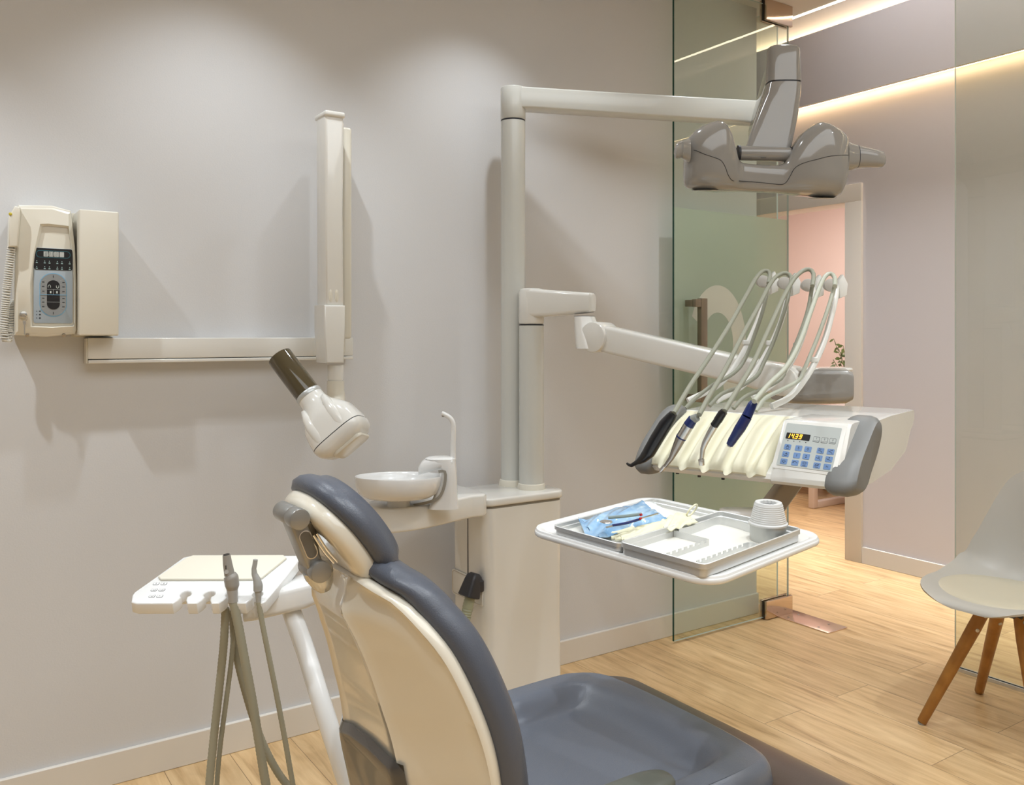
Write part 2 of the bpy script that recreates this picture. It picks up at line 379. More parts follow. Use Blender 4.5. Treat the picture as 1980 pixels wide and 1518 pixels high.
for f in bm.faces:
    if f.normal.x < -.5: f.material_index = 1
    elif abs(f.normal.y) < .5: f.material_index = 2
obj('glass_pane', bm, [glass, gedge, mat('soft green glass edge', (.50, .58, .56), .1)], d, smooth=False, label='clear greenish glass leaf with a dark green edge')
zf1, zf0 = WY(1302, 400, dy).z, .50
obj('frosted_film', box((xd0 + .002, dy + .0057, zf0), (xd1 - .001, dy + .0063, zf1)), film, d, smooth=False, label='frosted grey green film band')
# handle: square bar with stand-offs, on the room side
hx = WY(1359, 600, dy - .06); hb = WY(1359, 778, dy - .06)
bm = box((hx.x - .018, dy - .07, hb.z), (hx.x + .018, dy - .045, WY(1359, 577, dy - .06).z), bev=.002)
for zz in (hb.z + .02, WY(1359, 577, dy - .06).z - .02): box((hx.x - .05, dy - .069, zz - .016), (hx.x - .0185, dy - .046, zz + .016), bev=.002, bm=bm); box((hx.x - .049, dy - .0455, zz - .014), (hx.x - .022, dy - .0052, zz + .014), bev=.002, bm=bm)
obj('door_handle', bm, mat('bronze brushed metal', (.30, .25, .19), .38, metal=.85), d, label='bronze square bar handle')
# curved part of the logo cut in the film
Mlog = frame(WY(1388, 665, dy + .0055) * 1.0, (1, 0, 0), (0, 0, 1)); Mlog.translation.y = dy + .0052
px2m = (WY(1435, 662, dy).x - WY(1335, 662, dy).x) / 100; pz2m = (WY(1385, 600, dy).z - WY(1385, 700, dy).z) / 100
def ringpart(cx, cy, r0, r1, a0, a1, n=24):
    o = [(cx + r1 * math.cos(math.radians(a0 + (a1 - a0) * i / n)), cy + r1 * math.sin(math.radians(a0 + (a1 - a0) * i / n)) * 1.42) for i in range(n + 1)]
    return o + [(cx + r0 * math.cos(math.radians(a1 - (a1 - a0) * i / n)), cy + r0 * math.sin(math.radians(a1 - (a1 - a0) * i / n)) * 1.42) for i in range(n + 1)]
def quads(inner_outer, n, t, M, bm):
    for i in range(n):
        a, b = inner_outer[i], inner_outer[i + 1]; c, e = inner_outer[2 * n + 1 - i - 1], inner_outer[2 * n + 1 - i]
        slab([a, b, c, e], -t, 0, M, bm=bm)
bm = bmesh.new(); n = 24
ro = ringpart(0, 0, 30 * px2m, 56 * px2m, -75, 152, n); quads(ro, n, .0004, Mlog, bm)
bmesh.ops.transform(bm, matrix=Matrix.Identity(4), verts=bm.verts)
obj('logo_letter', bm, film2, d, smooth=False, label='pinkish curved letter in the film')
# pivot clamps
for z0, z1 in ((.004, .085), (CZ - .095, CZ)):
    bm = box((XP - .15, dy - .02, z0), (XP + .03, dy - .0055, z1), bev=.002); box((XP - .15, dy + .0065, z0), (XP + .03, dy + .02, z1), bev=.002, bm=bm)
    obj('pivot_clamp', bm, mat('polished bronze steel', (.62, .50, .40), .12, metal=1.), d)
    obj('clamp_gasket', box((XP - .153, dy - .006, z0), (XP - .15, dy + .006, z1)), black, d, smooth=False)
p = thing('floor_spring_plate', 'pinkish metal floor spring plate set in the oak floor beside the glass door', 'floor plate', (3.25, -.22, 0))
obj('cover_plate', box((3.19, -.37, 0), (3.325, -.06, .005), bev=.0015), mat('rose brushed steel', (.80, .62, .52), .22, metal=.9), p)
for q in ((3.22, -.3), (3.29, -.3), (3.22, -.14), (3.29, -.14)): obj('screw', lathe([(.005, .005), (.005, .0062), (.003, .0066)], Matrix.Translation((q[0], q[1], 0)), 12), darksteel, p)

# ================================================================== far room furniture
t = thing('office_desk', 'pale desk with a square loop leg standing in the pink room beyond the doorway', 'desk', (5.85, .9, 0))
obj('desktop', box((5.40, -.1, .72), (6.33, 1.44, .75), bev=.004), white2, t)
for yy in (-.05, 1.36):
    bm = bmesh.new()
    for a, b in (((5.40, yy, 0), (5.45, yy + .05, .72)), ((6.15, yy, 0), (6.20, yy + .05, .72)), ((5.45, yy, 0), (6.15, yy + .05, .05)), ((5.45, yy, .67), (6.15, yy + .05, .72))): box(a, b, bev=.006, bm=bm)
    obj('leg', bm, mat('pinkish white enamel', (.80, .70, .64), .4), t)
c0 = WZ(1592, 962, .0)
t = thing('office_chair', 'black swivel chair whose castor shows under the pale desk', 'chair', (5.90, 1.78, 0))
for k in range(5):
    a = 2 * PI * k / 5 + 3.9; e = Vector((5.90 + .27 * math.cos(a), 1.78 + .27 * math.sin(a), 0))
    bm = cyl((5.90, 1.78, .1), (e.x, e.y, .075), .022, .014, 12); obj('spoke', bm, black, t)
    s = Vector((-math.sin(a), math.cos(a), 0)); bm = cyl(e - s * .02 + UP * .03, e + s * .02 + UP * .03, .03, n=20, bev=.004); obj('castor', bm, blackm, t)
obj('column', cyl((5.90, 1.78, .09), (5.90, 1.78, .42), .025, n=16), black, t)
obj('seat', slab(rrect(.44, .44, .1), .42, .48, Matrix.Translation((5.90, 1.78, 0)), bev=.02), black, t)
cb = thing('low_cabinet', 'low brown cabinet at the back of the pink room, seen below the console', 'cabinet', (6.1, 2.4, 0))
obj('body', box((5.95, 2.1, .0), (6.33, 2.8, .55), bev=.004), mat('brown laminate', (.45, .26, .14), .4), cb)
obj('door', box((5.935, 2.11, .03), (5.949, 2.79, .53), bev=.002), mat('brown laminate'), cb)
t = thing('potted_plant', 'leafy green plant in a pot on the desk, half hidden behind the door frame', 'plant', (5.5, .50, .75))
ctr = WX(1652, 690, 5.5); ctr.z = .75
t.location = ctr
obj('pot', lathe([(.05, 0), (.065, .11), (.06, .11), (.055, .02)], Matrix.Translation(ctr), 20), white2, t)
obj('soil', lathe([(.057, .09), (.05, .095)], Matrix.Translation(ctr), 16), brownm, t)
bm = bmesh.new(); bl = bmesh.new()
for k in range(15):
    a = random.uniform(0, 2 * PI); tip = ctr + Vector((.13 * math.cos(a), .17 * math.sin(a), random.uniform(.18, .54)))
    if k < 4: tip = WX(1612 + 9 * k, (655, 672, 668, 700)[k], 5.5)
    path = [ctr + UP * .09, ctr.lerp(tip, .5) + UP * .05, tip]; tube(path, .002, .03, 5, bm=bm)
    sp = smooth_path(path, .02)
    for q in range(max(3, len(sp) // 3), len(sp)):
        dr = Vector((random.uniform(-1, 1), random.uniform(-1, 1), random.uniform(-.7, .5))).normalized(); L = random.uniform(.03, .055)
        M = frame(sp[q], dr, Vector((random.random(), random.random(), 1)))
        slab([(0, 0), (L * .4, L * .24), (L * .8, L * .16), (L, 0), (L * .8, -L * .16), (L * .4, -L * .24)], 0, .001, M, bm=bl)
obj('stem', bm, leafm, t); obj('foliage', bl, leafm, t, smooth=False)

# ================================================================== x-ray equipment on the wall
Yf = -.085
def rectY(px0, px1, py0, py1, y):   # rectangle seen on the plane Y=y, measured at its centre
    cy, cx = (py0 + py1) / 2, (px0 + px1) / 2
    return WY(px0, cy, y).x, WY(px1, cy, y).x, WY(cx, py1, y).z, WY(cx, py0, y).z
x0, x1, z0, z1 = rectY(28, 149, 400, 648, Yf)
t = thing('x_ray_control_unit', 'cream wall control box with dark display strip and oval keypad', 'control panel', ((x0 + x1) / 2, 0, z0))
Mf = frame(((x0 + x1) / 2, Yf, (z0 + z1) / 2), (1, 0, 0), (0, 0, 1)); w_, h_ = x1 - x0, z1 - z0   # z of this frame points to the room
ol = [(-.5, -.5), (-.5, -.1), (-.49, .2), (-.44, .5), (.1, .515), (.40, .485), (.47, .2), (.5, -.1), (.5, -.46), (.47, -.49), (0, -.515)]
ol = [(a * w_, b * h_) for a, b in ol]
obj('housing', slab(ol, -.084, 0, Mf, bev=.006, seg=3), cream, t)
def holed(outer, inner, t0, t1, M):   # plate with a hole; both outlines have the same number of points
    P = [M @ Vector((x, y, t0)) for x, y in outer], [M @ Vector((x, y, t1)) for x, y in outer], [M @ Vector((x, y, t1)) for x, y in inner], [M @ Vector((x, y, t0)) for x, y in inner]
    return rings([P[0], P[1], P[2], P[3]], cap0=False, cap1=False)
inn = [(-.225, -.43), (-.235, -.1), (-.17, .12), (-.06, .345), (.02, .35), (.35, .345), (.42, .15), (.455, -.1), (.455, -.39), (.44, -.425), (.1, -.435)]
inn = [(a * w_, b * h_) for a, b in inn]
out2 = [(a * .96, b * .965) for a, b in ol]
def hood(outer, inner, M):
    q = lambda pts, z: [M @ Vector((x, y, z)) for x, y in pts]; mid = [((a[0] * .12 + b[0] * .88), (a[1] * .12 + b[1] * .88)) for a, b in zip(outer, inner)]
    return rings([q(outer, .0005), q([((a[0] * .93), (a[1] * .97)) for a in outer], .004), q(mid, .0085), q(inner, .0015)], cap0=False, cap1=False)
obj('front_bezel', hood(out2, inn, Mf), cream, t, ang=25)
# keypad
Mk = Mf @ Matrix.Translation((.11 * w_, -.115 * h_, .0035)); kw, kh = .63 * w_, .587 * h_
obj('keypad', slab(rrect(kw, kh, .006), -.003, .0, Mk, bev=.0006), mat('pale blue grey membrane', (.36, .41, .45), .4), t, label='pale blue grey keypad with an oval ring of keys')
kp = bpy.data.objects[-1] if False else t.children[-1]
obj('display_strip', slab(rrect(kw * .99, kh * .285, .006), 0, .0008, Mk @ Matrix.Translation((0, kh * .353, 0))), black, kp, label='dark display strip')
bm = slab(rrect(kw * .88, kh * .095, kh * .046), .0008, .0011, Mk @ Matrix.Translation((0, kh * .42, 0))); obj('display_outline', bm, mat('teal ink', (.03, .16, .2), .4), kp)
bm = slab(rrect(kw * .85, kh * .082, kh * .04), .0011, .0013, Mk @ Matrix.Translation((0, kh * .42, 0))); obj('display_window', bm, black, kp)
bm = bmesh.new()
for k in range(4): slab(rrect(kw * .115, kh * .068, .001, 2), .0013, .0016, Mk @ Matrix.Translation((-.19 * kw + k * kw * .135, kh * .42, 0)), bm=bm)
obj('digit_window', bm, mat('milky display', (.52, .54, .52), .4), kp)
bm = bmesh.new(); seven('8888', Mk @ Matrix.Translation((-.225 * kw, kh * .395, .0016)) @ Matrix.Scale(1, 4), kh * .05, bm)
bmd = bm; obj('display_digit', bmd, mat('dim segment', (.33, .36, .35), .5), kp, smooth=False)
bm = bmesh.new()
for r_ in range(2):
    for q in (-.42, -.22, -.1, .1, .22, .42): slab(circ2 := [(.0011 * math.cos(a * PI / 4), .0014 * math.sin(a * PI / 4)) for a in range(8)], .0008, .0012, Mk @ Matrix.Translation((q * kw, kh * (.325 - .075 * r_), 0)), bm=bm); slab([(-.0022, -.006), (.0022, -.006), (.0022, -.0035), (-.0022, -.0035)], .0008, .0011, Mk @ Matrix.Translation((q * kw, kh * (.325 - .075 * r_), 0)), bm=bm)
obj('indicator_mark', bm, mat('pale teal ink', (.35, .5, .5), .4), kp, smooth=False)
Mo = Mk @ Matrix.Translation((0, -kh * .12, 0)); ow, oh = kw * .70, kh * .58
obj('key_ring', slab(rrect(ow, oh, ow * .49, 10), 0, .0005, Mo), mat('sky blue ink', (.18, .42, .62), .4), kp)
obj('ring_key', slab(rrect(ow * .95, oh * .965, ow * .465, 10), .0005, .001, Mo), mat('mid grey membrane', (.27, .28, .28), .4), kp)
obj('key_island', slab(rrect(ow * .47, oh * .67, ow * .23, 10), .001, .0016, Mo), black, kp)
bm = bmesh.new()
for a, b, c, e in ((-.5, -.006, .5, .006),): slab([(a * ow, b * oh), (c * ow, b * oh), (c * ow, e * oh), (a * ow, e * oh)], .0016, .002, Mo, bm=bm)
obj('divider', bm, mat('sky blue ink'), kp, smooth=False)
bm = bmesh.new()
for a, b, c, e in ((-.235, .12, .235, .127), (-.235, -.17, .235, -.163), (-.006, .0, .006, .12)): slab([(a * ow, b * oh), (c * ow, b * oh), (c * ow, e * oh), (a * ow, e * oh)], .0016, .002, Mo, bm=bm)
for sx in (-1, 1):
    for yy in (.33, .24, .13, .0 + .06, -.1, -.2, -.3): slab([(sx * ow * .25, yy * oh), (sx * ow * .46, yy * oh * 1.12), (sx * ow * .46, yy * oh * 1.12 + .0006), (sx * ow * .25, yy * oh + .0006)], .001, .0013, Mo, bm=bm)
obj('key_gap', bm, mat('pale line ink', (.42, .44, .44), .4), kp, smooth=False)
def sym(hx, hy, M, nm='key_symbol'): obj(nm, slab([(-hx, -hy), (hx, -hy), (hx, hy), (-hx, hy)], .001, .0014, M), inkm, kp, smooth=False)
for sx in (-1, 1):
    for yy in (.29, .19, .08, -.08, -.17, -.27): sym(.0028, .001, Mo @ Matrix.Translation((sx * ow * .37, yy * oh, 0)))
for yy in (.42, -.42): sym(.0008, .003, Mo @ Matrix.Translation((0, yy * oh, 0)))
for k in range(3): sym(.001, .001, Mk @ Matrix.Translation((-kw * .42, -kh * (.34 + .045 * k), -.001)), 'status_dot'); sym(.002, .0015, Mk @ Matrix.Translation((-kw * .34, -kh * (.34 + .045 * k), -.001)), 'status_symbol')
bm = bmesh.new()
for sx, s_ in ((-1, 1), (1, -1)):
    pts = [Mo @ Vector((sx * ow * .15 + .0028 * math.cos(a), oh * .19 + s_ * .004 * math.sin(a) , .002)) for a in [PI * i / 8 for i in range(9)]]
    pts = [pts[0] - UP * .003 * s_] + pts + [pts[-1] - UP * .003 * s_]; tube(pts, .0007, .002, 6, bm=bm)
for q in (-.1, .13): slab([(-.0018, -.003), (.0018, -.003), (.0018, .003), (-.0018, .003)], .0016, .002, Mo @ Matrix.Translation((q * ow, oh * .06, 0)), bm=bm)
obj('tooth_symbol', bm, mat('pale symbol ink', (.6, .65, .62), .4), kp)
for q in (-.30, .28): obj('screw', cyl(Mf @ Vector((q * w_, -.495 * h_, -.003)), Mf @ Vector((q * w_, -.505 * h_, .0015)), .0045, n=14), darksteel, t)
kc = Mf @ Vector((-.37 * w_, -.345 * h_, .0115)); 
obj('key_lock', cyl(kc - Vector((0, -.012, 0)), kc + Vector((0, -.004, 0)), .009, n=24, bev=.001), steel, t)
k2 = thing('key', 'small steel key hanging on a ring from the lock of the cream control box', 'key', kc + Vector((0, -.006, 0)))
ringp = [kc + Vector((0, -.007, -.008)) + Vector((.0085 * math.cos(a), 0, .0085 * math.sin(a))) for a in [2 * PI * i / 20 for i in range(21)]]
obj('ring', tube(ringp, .0008, .002, 6), chrome, k2)
obj('blade', slab([(-.004, 0), (-.003, -.008), (-.0012, -.01), (-.001, -.036), (.0018, -.034), (.0012, -.01), (.0035, -.008), (.003, 0)], 0, .0018, frame(kc + Vector((.002, -.0075, -.0165)), (1, 0, 0), (0, 0, 1))), steel, k2)
# hand switch with coiled cord
hs0, hs1, hz0, hz1 = rectY(16, 40, 398, 478, -.115)
t = thing('hand_switch', 'slim cream hand switch hung on the left side of the control box, with coiled cord', 'hand switch', (hs0 + .015, -.1, hz0))
Mh = frame(((hs0 + hs1) / 2, -.105, (hz0 + hz1) / 2), (1, 0, 0), (0, 0, 1)); hw, hh = hs1 - hs0, hz1 - hz0
obj('grip', slab([(-.5 * hw, -.5 * hh), (-.42 * hw, .25 * hh), (-.1 * hw, .42 * hh), (.02 * hw, .5 * hh), (.46 * hw, .49 * hh), (.5 * hw, .3 * hh), (.3 * hw, -.48 * hh)], -.04, .008, Mh, bev=.004, seg=3), cream, t)
obj('button', lathe([(.004, 0), (.004, .003), (.002, .004)], frame(Mh @ Vector((-.33 * hw, .3 * hh, .006)), (1, 0, 0), (0, 0, 1)), 12), mat('yellow button', (.6, .5, .05), .4), t)
cp = [Mh @ Vector((-.2 * hw, -.5 * hh, -.01)), WY(13, 560, -.085), WY(9, 610, -.08), WY(7, 645, -.08), WY(14, 660, -.075), WY(19, 640, -.07), WY(23, 600, -.06), WY(26, 580, -.05)]
cp2 = smooth_path(cp, .0008); coil = []
for i, q in enumerate(cp2): a = i * .84; coil.append(q + Vector((.0088 * math.cos(a), .0088 * math.sin(a), 0)))
obj('coiled_cord', sweep(coil, [(.0023 * math.cos(2 * PI * i / 6), .0023 * math.sin(2 * PI * i / 6)) for i in range(6)]), mat('cream cord', (.72, .70, .64), .4), t)
# plain box
x0, x1, z0, z1 = rectY(153, 230, 407, 649, -.12)
t = thing('generator_housing', 'plain cream rectangular wall box between the control box and the wall rail', 'wall box', ((x0 + x1) / 2, 0, z0))
obj('cover', box((x0, -.12, z0), (x1, -.006, z1), bev=.004), cream, t)
obj('back_plate', box((x0 - .004, -.006, z0 - .004), (x1 + .004, 0, z1 + .002)), cream, t)
obj('vent_slot', box((x0 + .045, -.1, z0 - .001), (x0 + .075, -.07, z0 + .001)), black, t, smooth=False)
# rail
ra, rb = WY(170, 680, -.055), WY(683, 675, -.055); rz1 = WY(430, 653, -.055).z; rz0 = WY(430, 699, -.055).z
t = thing('wall_rail', 'long white horizontal wall rail carrying the x-ray arm', 'wall rail', ((ra.x + rb.x) / 2, 0, rz0))
obj('channel', box((ra.x, -.055, rz0 + .012), (rb.x, 0, rz1), bev=.003), white, t)
obj('lower_lip', box((ra.x + .001, -.056, rz0), (rb.x - .001, -.001, rz0 + .010), bev=.002), white, t)
obj('end_cap', box((ra.x - .004, -.053, rz0), (ra.x, -.002, rz1 - .002), bev=.001), cream, t)
# arm and tube head
t = thing('x_ray_machine', 'white folded x-ray arm standing upright on the rail, with brown cone tube head', 'x-ray machine', (WY(655, 660, -.12).x, -.12, rz1))
def plate(px0, px1, py0, py1, ya, yb, bev=.006, taper=None):
    a0, a1, b0, b1 = rectY(px0, px1, py0, py1, yb)
    return (a0, a1, b0, b1)
a0, a1, b0, b1 = rectY(664, 681, 246, 655, -.13)
obj('inner_arm', box((a0, -.13, b0), (a1, -.06, b1), bev=.008), cream, t)
obj('carriage', box((a0 - .02, -.085, rz0 + .02), (a1 - .002, -.056, rz1 + .09), bev=.006), cream, t)
a0, a1, b0, b1 = rectY(629, 666, 224, 592, -.215)
ol = [(a0 + .002, b0), (a1 - .001, b0), (a1 - .004, (b0 + b1) / 2), (a1, b1 - .02), (a1 - .004, b1), (a0 + .001, b1), (a0, b1 - .01), (a0 + .001, (b0 + b1) / 2)]
Mx = frame((0, 0, 0), (1, 0, 0), (0, 0, 1))
obj('outer_arm', slab(ol, .14, .215, Mx, bev=.007, seg=3), white, t)
obj('top_cap', box((a0 - .002, -.22, b1 - .004), (a1 + .002, -.13, b1 + .014), bev=.006), white, t)
for q in (-1, 1):
    cgr = WY(645 + q * 6, 572, -.2152); bm = lathe([(.0001, 0), (.006, .0006), (.0065, 0)], Matrix.Translation(cgr) @ Matrix.Scale(3, 4, (0, 0, 1)) @ Matrix.Rotation(PI / 2, 4, 'X'), 16); obj('vent_dimple', bm, cream, t)
c0_, c1_, d0, d1 = rectY(627, 668, 590, 702, -.225)
obj('lower_link', slab([(c0_ + .006, d0), (c1_ - .004, d0), (c1_, (d0 * .4 + d1 * .6)), (c1_, d1), (c0_, d1), (c0_, (d0 * .4 + d1 * .6))], .14, .225, Mx, bev=.006, seg=3), white, t)
cc = WY(649, 706, -.185); r_ = .024
obj('swivel_collar', lathe([(r_, 0), (r_, -.042), (r_ * .96, -.045), (r_ * .85, -.05)], Matrix.Translation(Vector((cc.x, -.185, cc.z))), 28), white, t)
z_ = cc.z - .048
obj('swivel_stem', tube([Vector((cc.x, -.185, z_)), Vector((cc.x, -.185, z_ - .03)), WY(651, 770, -.185), WY(650, 790, -.2)], .0262, .01, 20), cream, t)
# tube head: sections along the cone axis
P0, P1 = W(541, 690, 2.50), W(600, 768, 2.46); ax = (P1 - P0).normalized()
Ma = frame(P1, CF.cross(ax), ez=ax) if True else None
Mt = frame(P1, (CF - ax * CF.dot(ax)).normalized(), ez=ax)      # x = away from viewer, y = in-picture across
Lc = (P1 - P0).length; rc = 24.5 / FPX * 2.5
bm = lathe([(rc * .93, -.06), (rc * .93, -Lc), (rc * .99, -Lc), (rc, -Lc + .004), (rc, -.004), (rc * .98, 0)], Mt, 36, cap=True)
th = obj('tube_head', (lambda: (lambda b: b)(bmesh.new()))(), white, t) if False else None
secs = [(0.0, rc * 1.02, rc * 1.02, 2, 0), (.02, rc * 1.05, rc * 1.05, 2.1, 0), (.042, .045, .045, 2.3, .002), (.066, .058, .062, 2.7, .004), (.09, .066, .076, 3.2, .004), (.12, .068, .080, 3.6, .004), (.145, .069, .082, 3.8, .004)]
rs = []
for s, hx_, hy_, n_, off in secs: rs.append([Mt @ Vector((a, b + off, s)) for a, b in sup(hx_, hy_, n_, 40)])
headb = obj('tube_head', rings(rs), white, t, ang=50, label='white tube head housing')
rs = [[Mt @ Vector((a, b + .004, s)) for a, b in sup(hx_, hy_, 3.8, 40)] for s, hx_, hy_ in ((.1475, .069, .082), (.155, .0685, .0815), (.168, .064, .077), (.179, .056, .065), (.186, .042, .048))]
obj('end_shell', rings(rs), white, headb, ang=50)
obj('seam', rings([[Mt @ Vector((a, b + .004, s)) for a, b in sup(.0682, .0812, 3.8, 40)] for s in (.1448, .1477)]), inkm, headb)
obj('cone', bm, brownglass, headb, label='long olive brown cone tube')
obj('scale_ring', lathe([(rc * 1.03, -.012), (rc * 1.06, -.010), (rc * 1.06, .0), (rc * 1.03, .002)], Mt, 36), mat('pale metal ring', (.6, .62, .62), .35, metal=.5), headb)
# raised rib on the body, as the moulded flank
bm = bmesh.new()
for yy, ww in ((-.034, .016), (.038, .016)):
    rs = [[Mt @ Vector((-.052 - d_ + a, yy + b, s)) for a, b in sup(.016, ww * k_, 2.4, 20)] for s, d_, k_ in ((.030, -.030, .4), (.06, -.012, .9), (.09, -.001, 1.1), (.12, .001, 1.15), (.140, .0, 1.1))]
    rings(rs, bm=bm)
obj('moulded_rib', bm, white, headb, ang=60)
obj('base_pad', slab(rrect(.09, .1, .02), 0, .012, Mt @ Matrix.Translation((0, .01, .182)), bev=.005), cream, headb)
# ================================================================== column unit
YF = -.33
bx0, bx1 = WY(940, 1100, YF).x, WY(1092, 1100, YF).x; yb = -.10
bz = W(1030, 957, (WY(1030, 957, YF) - CAM).dot(CF)).z
t = thing('dental_unit_column', 'white gloss cabinet column on the floor behind the dental chair, carrying two upright poles', 'dental unit', ((bx0 + bx1) / 2, (YF + yb) / 2, 0))
uc = ((bx0 + bx1) / 2, (YF + yb) / 2); uw, ud = bx1 - bx0, yb - YF
Mu = Matrix.Translation((uc[0], uc[1], 0))
rs = []
for z, k in ((0.0, 1.03), (.05, 1.03), (.06, 1.0), (.35, .985), (bz - .03, 1)): rs.append([Mu @ Vector((a * k, b * k, z)) for a, b in rrect(uw, ud, .035, 6)])
obj('cabinet', rings(rs), white, t, ang=30)
lid = slab(rrect(uw + .012, ud + .012, .04, 6), bz - .022, bz + .004, Mu, bev=.007, seg=3); obj('lid', lid, white, t)
obj('shadow_gap', slab(rrect(uw - .004, ud - .004, .035, 6), bz - .031, bz - .021, Mu), mat('gap plastic', (.28, .25, .2), .5), t)
# side facing the spittoon: seam, service panel with a socket, hose
xs = bx0 - .0005
obj('seam', box((xs - .0008, (YF + yb) / 2 - .002, .45), (xs + .004, (YF + yb) / 2, .70)), inkm, t, smooth=False)
pz1, pz0 = WX(905, 1105, xs).z, WX(905, 1155, xs).z
Ms = frame((xs, (YF + yb) / 2, (pz0 + pz1) / 2 - .01), (0, -1, 0), (0, 0, 1)); Ms = frame((xs, (YF + yb) / 2, (pz0 + pz1) / 2 - .01), (0, -1, 0), (0, 0, 1), None)
nx = -1 if Ms.col[2][0] < 0 else 1
t0, t1 = (0, .004) if nx < 0 else (-.004, 0)
obj('service_panel', slab(rrect(ud * .86, .085, .012), t0, t1, Ms, bev=.0015), white, t)
rim = [Ms @ Vector((a, b, t1 if nx < 0 else t0)) for a, b in rrect(ud * .80, .075, .01)]; obj('panel_rim', sweep(rim + [rim[0]], [(.0012 * math.cos(a), .0012 * math.sin(a)) for a in [i * PI / 3 for i in range(6)]]), mat('warm metal line', (.55, .5, .42), .3, metal=.6), t)
sp = WX(915, 1133, xs - .03)
hd = (W(890, 1222, (sp - CAM).dot(CF) - .03) - sp).normalized(); pr0 = sp - hd * .012 + Vector((-.004, 0, .006))
obj('suction_socket', rings([[frame(pr0, hd.cross(Vector((1, .2, 0))), ez=hd) @ Vector((a, b, z)) for a, b in rrect(wq, wq, .012, 5)] for z, wq in ((-.024, .028), (-.016, .042), (.0, .048), (.05, .058), (.053, .05))]), blackm, t)
obj('socket_mount', box((xs - .035, sp.y - .022, sp.z - .02), (xs, sp.y + .022, sp.z + .02), bev=.006), blackm, t)
obj('corrugated_hose', tube([sp + hd * .035, W(896, 1210, (sp - CAM).dot(CF) - .03), W(880, 1262, 2.62), W(850, 1340, 2.6), W(838, 1420, 2.6), W(850, 1500, 2.65)], .0165, .0045, 16, rib=.10), mat('soft green corrugated hose', (.36, .38, .27), .4), t)
# spittoon
bc = W(771, 925, 2.585)
t2 = thing('spittoon', 'white round spittoon bowl with curved water spout on an arm of the column', 'spittoon', (bc.x, bc.y, bz - .07))
ax0, ay0 = bx0 + .012, YF + .005
az1, az0 = W(850, 975, 2.6).z, W(850, 1021, 2.6).z
lx = WY(737, 1000, -.385).x
ol = [(lx + .0, -.375), (lx + .03, -.40), (lx + .12, -.405), (lx + .20, -.385), (bx0 - .06, -.345), (bx0 - .002, -.335), (bx0 - .002, -.12), (bx0 - .06, -.14), (lx + .15, -.235), (lx + .05, -.235), (lx + .0, -.27)]
sm = smooth_path([Vector((a, b, 0)) for a, b in ol + [ol[0]]], .02)[:-1]
obj('support_arm', slab([(p.x, p.y) for p in sm], az0, az1, bev=.008, seg=3), white, t2)
Mb = Matrix.Translation(bc) @ Matrix.Rotation(math.radians(-3.5), 4, CR)
R_ = 84.5 / FPX * 2.585
prof = [(.0001, -.062), (R_ * .45, -.062), (R_ * .74, -.055), (R_ * .9, -.042), (R_ * .975, -.018), (R_, .004), (R_ * .99, .008), (R_ * .965, .007), (R_ * .945, -.004), (R_ * .88, -.024), (R_ * .7, -.038), (R_ * .3, -.042), (R_ * .1, -.0425), (.0001, -.046)]
obj('bowl', lathe(prof, Mb, 56, cap=False), white2, t2, ang=60)
obj('drain_dome', lathe([(.03, -.043), (.026, -.037), (.012, -.033), (.0001, -.032)], Mb, 24, cap=False), white2, t2)
obj('swivel_ring', cyl(Vector((bc.x, bc.y, az1 - .002)), Vector((bc.x, bc.y, bc.z - .045)), .036, .032, 28), white, t2)
# spout tower: rises right of the bowl and hooks over its rim
ft = lambda px, py: W(px, py, 2.60)
lv = []
for py, l, r in ((982, 828, 887), (960, 838, 885), (935, 848, 884), (912, 852, 883), (898, 846, 882), (886, 822, 881)):
    a, b = ft(l, py), ft(r, py); m_ = (a + b) / 2; hw_ = (b - a).length / 2
    lv.append([m_ + CR * (x * hw_ * 1.0) + Vector((CF.x, CF.y, 0)) * y for x, y in sup(1, .034, 3, 24)])
obj('spout_tower', rings(lv), white2, t2, ang=50)
nz = [[W(px, py, 2.60) + Vector((CF.x, CF.y, 0)) * y + UP * z for y, z in sup(hy, hz, 2.6, 18)] for px, py, hy, hz in ((876, 893, .030, .016), (860, 893, .034, .018), (842, 895, .034, .021), (828, 898, .032, .023), (817, 903, .028, .02), (810, 909, .02, .014))]
obj('rinse_nozzle', rings(nz), white2, t2, ang=50)
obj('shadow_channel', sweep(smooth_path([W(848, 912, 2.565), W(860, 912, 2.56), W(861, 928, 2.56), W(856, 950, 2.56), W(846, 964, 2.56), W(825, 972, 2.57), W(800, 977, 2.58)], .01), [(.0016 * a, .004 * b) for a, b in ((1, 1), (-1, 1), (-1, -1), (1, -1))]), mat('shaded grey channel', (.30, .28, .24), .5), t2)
obj('cup_filler', tube([ft(876, 889), ft(876, 860), ft(877, 832), ft(876, 818), ft(870, 808), ft(861, 802), ft(854, 799)], .0085, .008, 14, scale=lambda t_: 1.05 - .25 * t_), white2, t2)
obj('filler_tip', cyl(ft(858, 801), ft(857, 806), .005, n=12), darksteel, t2)

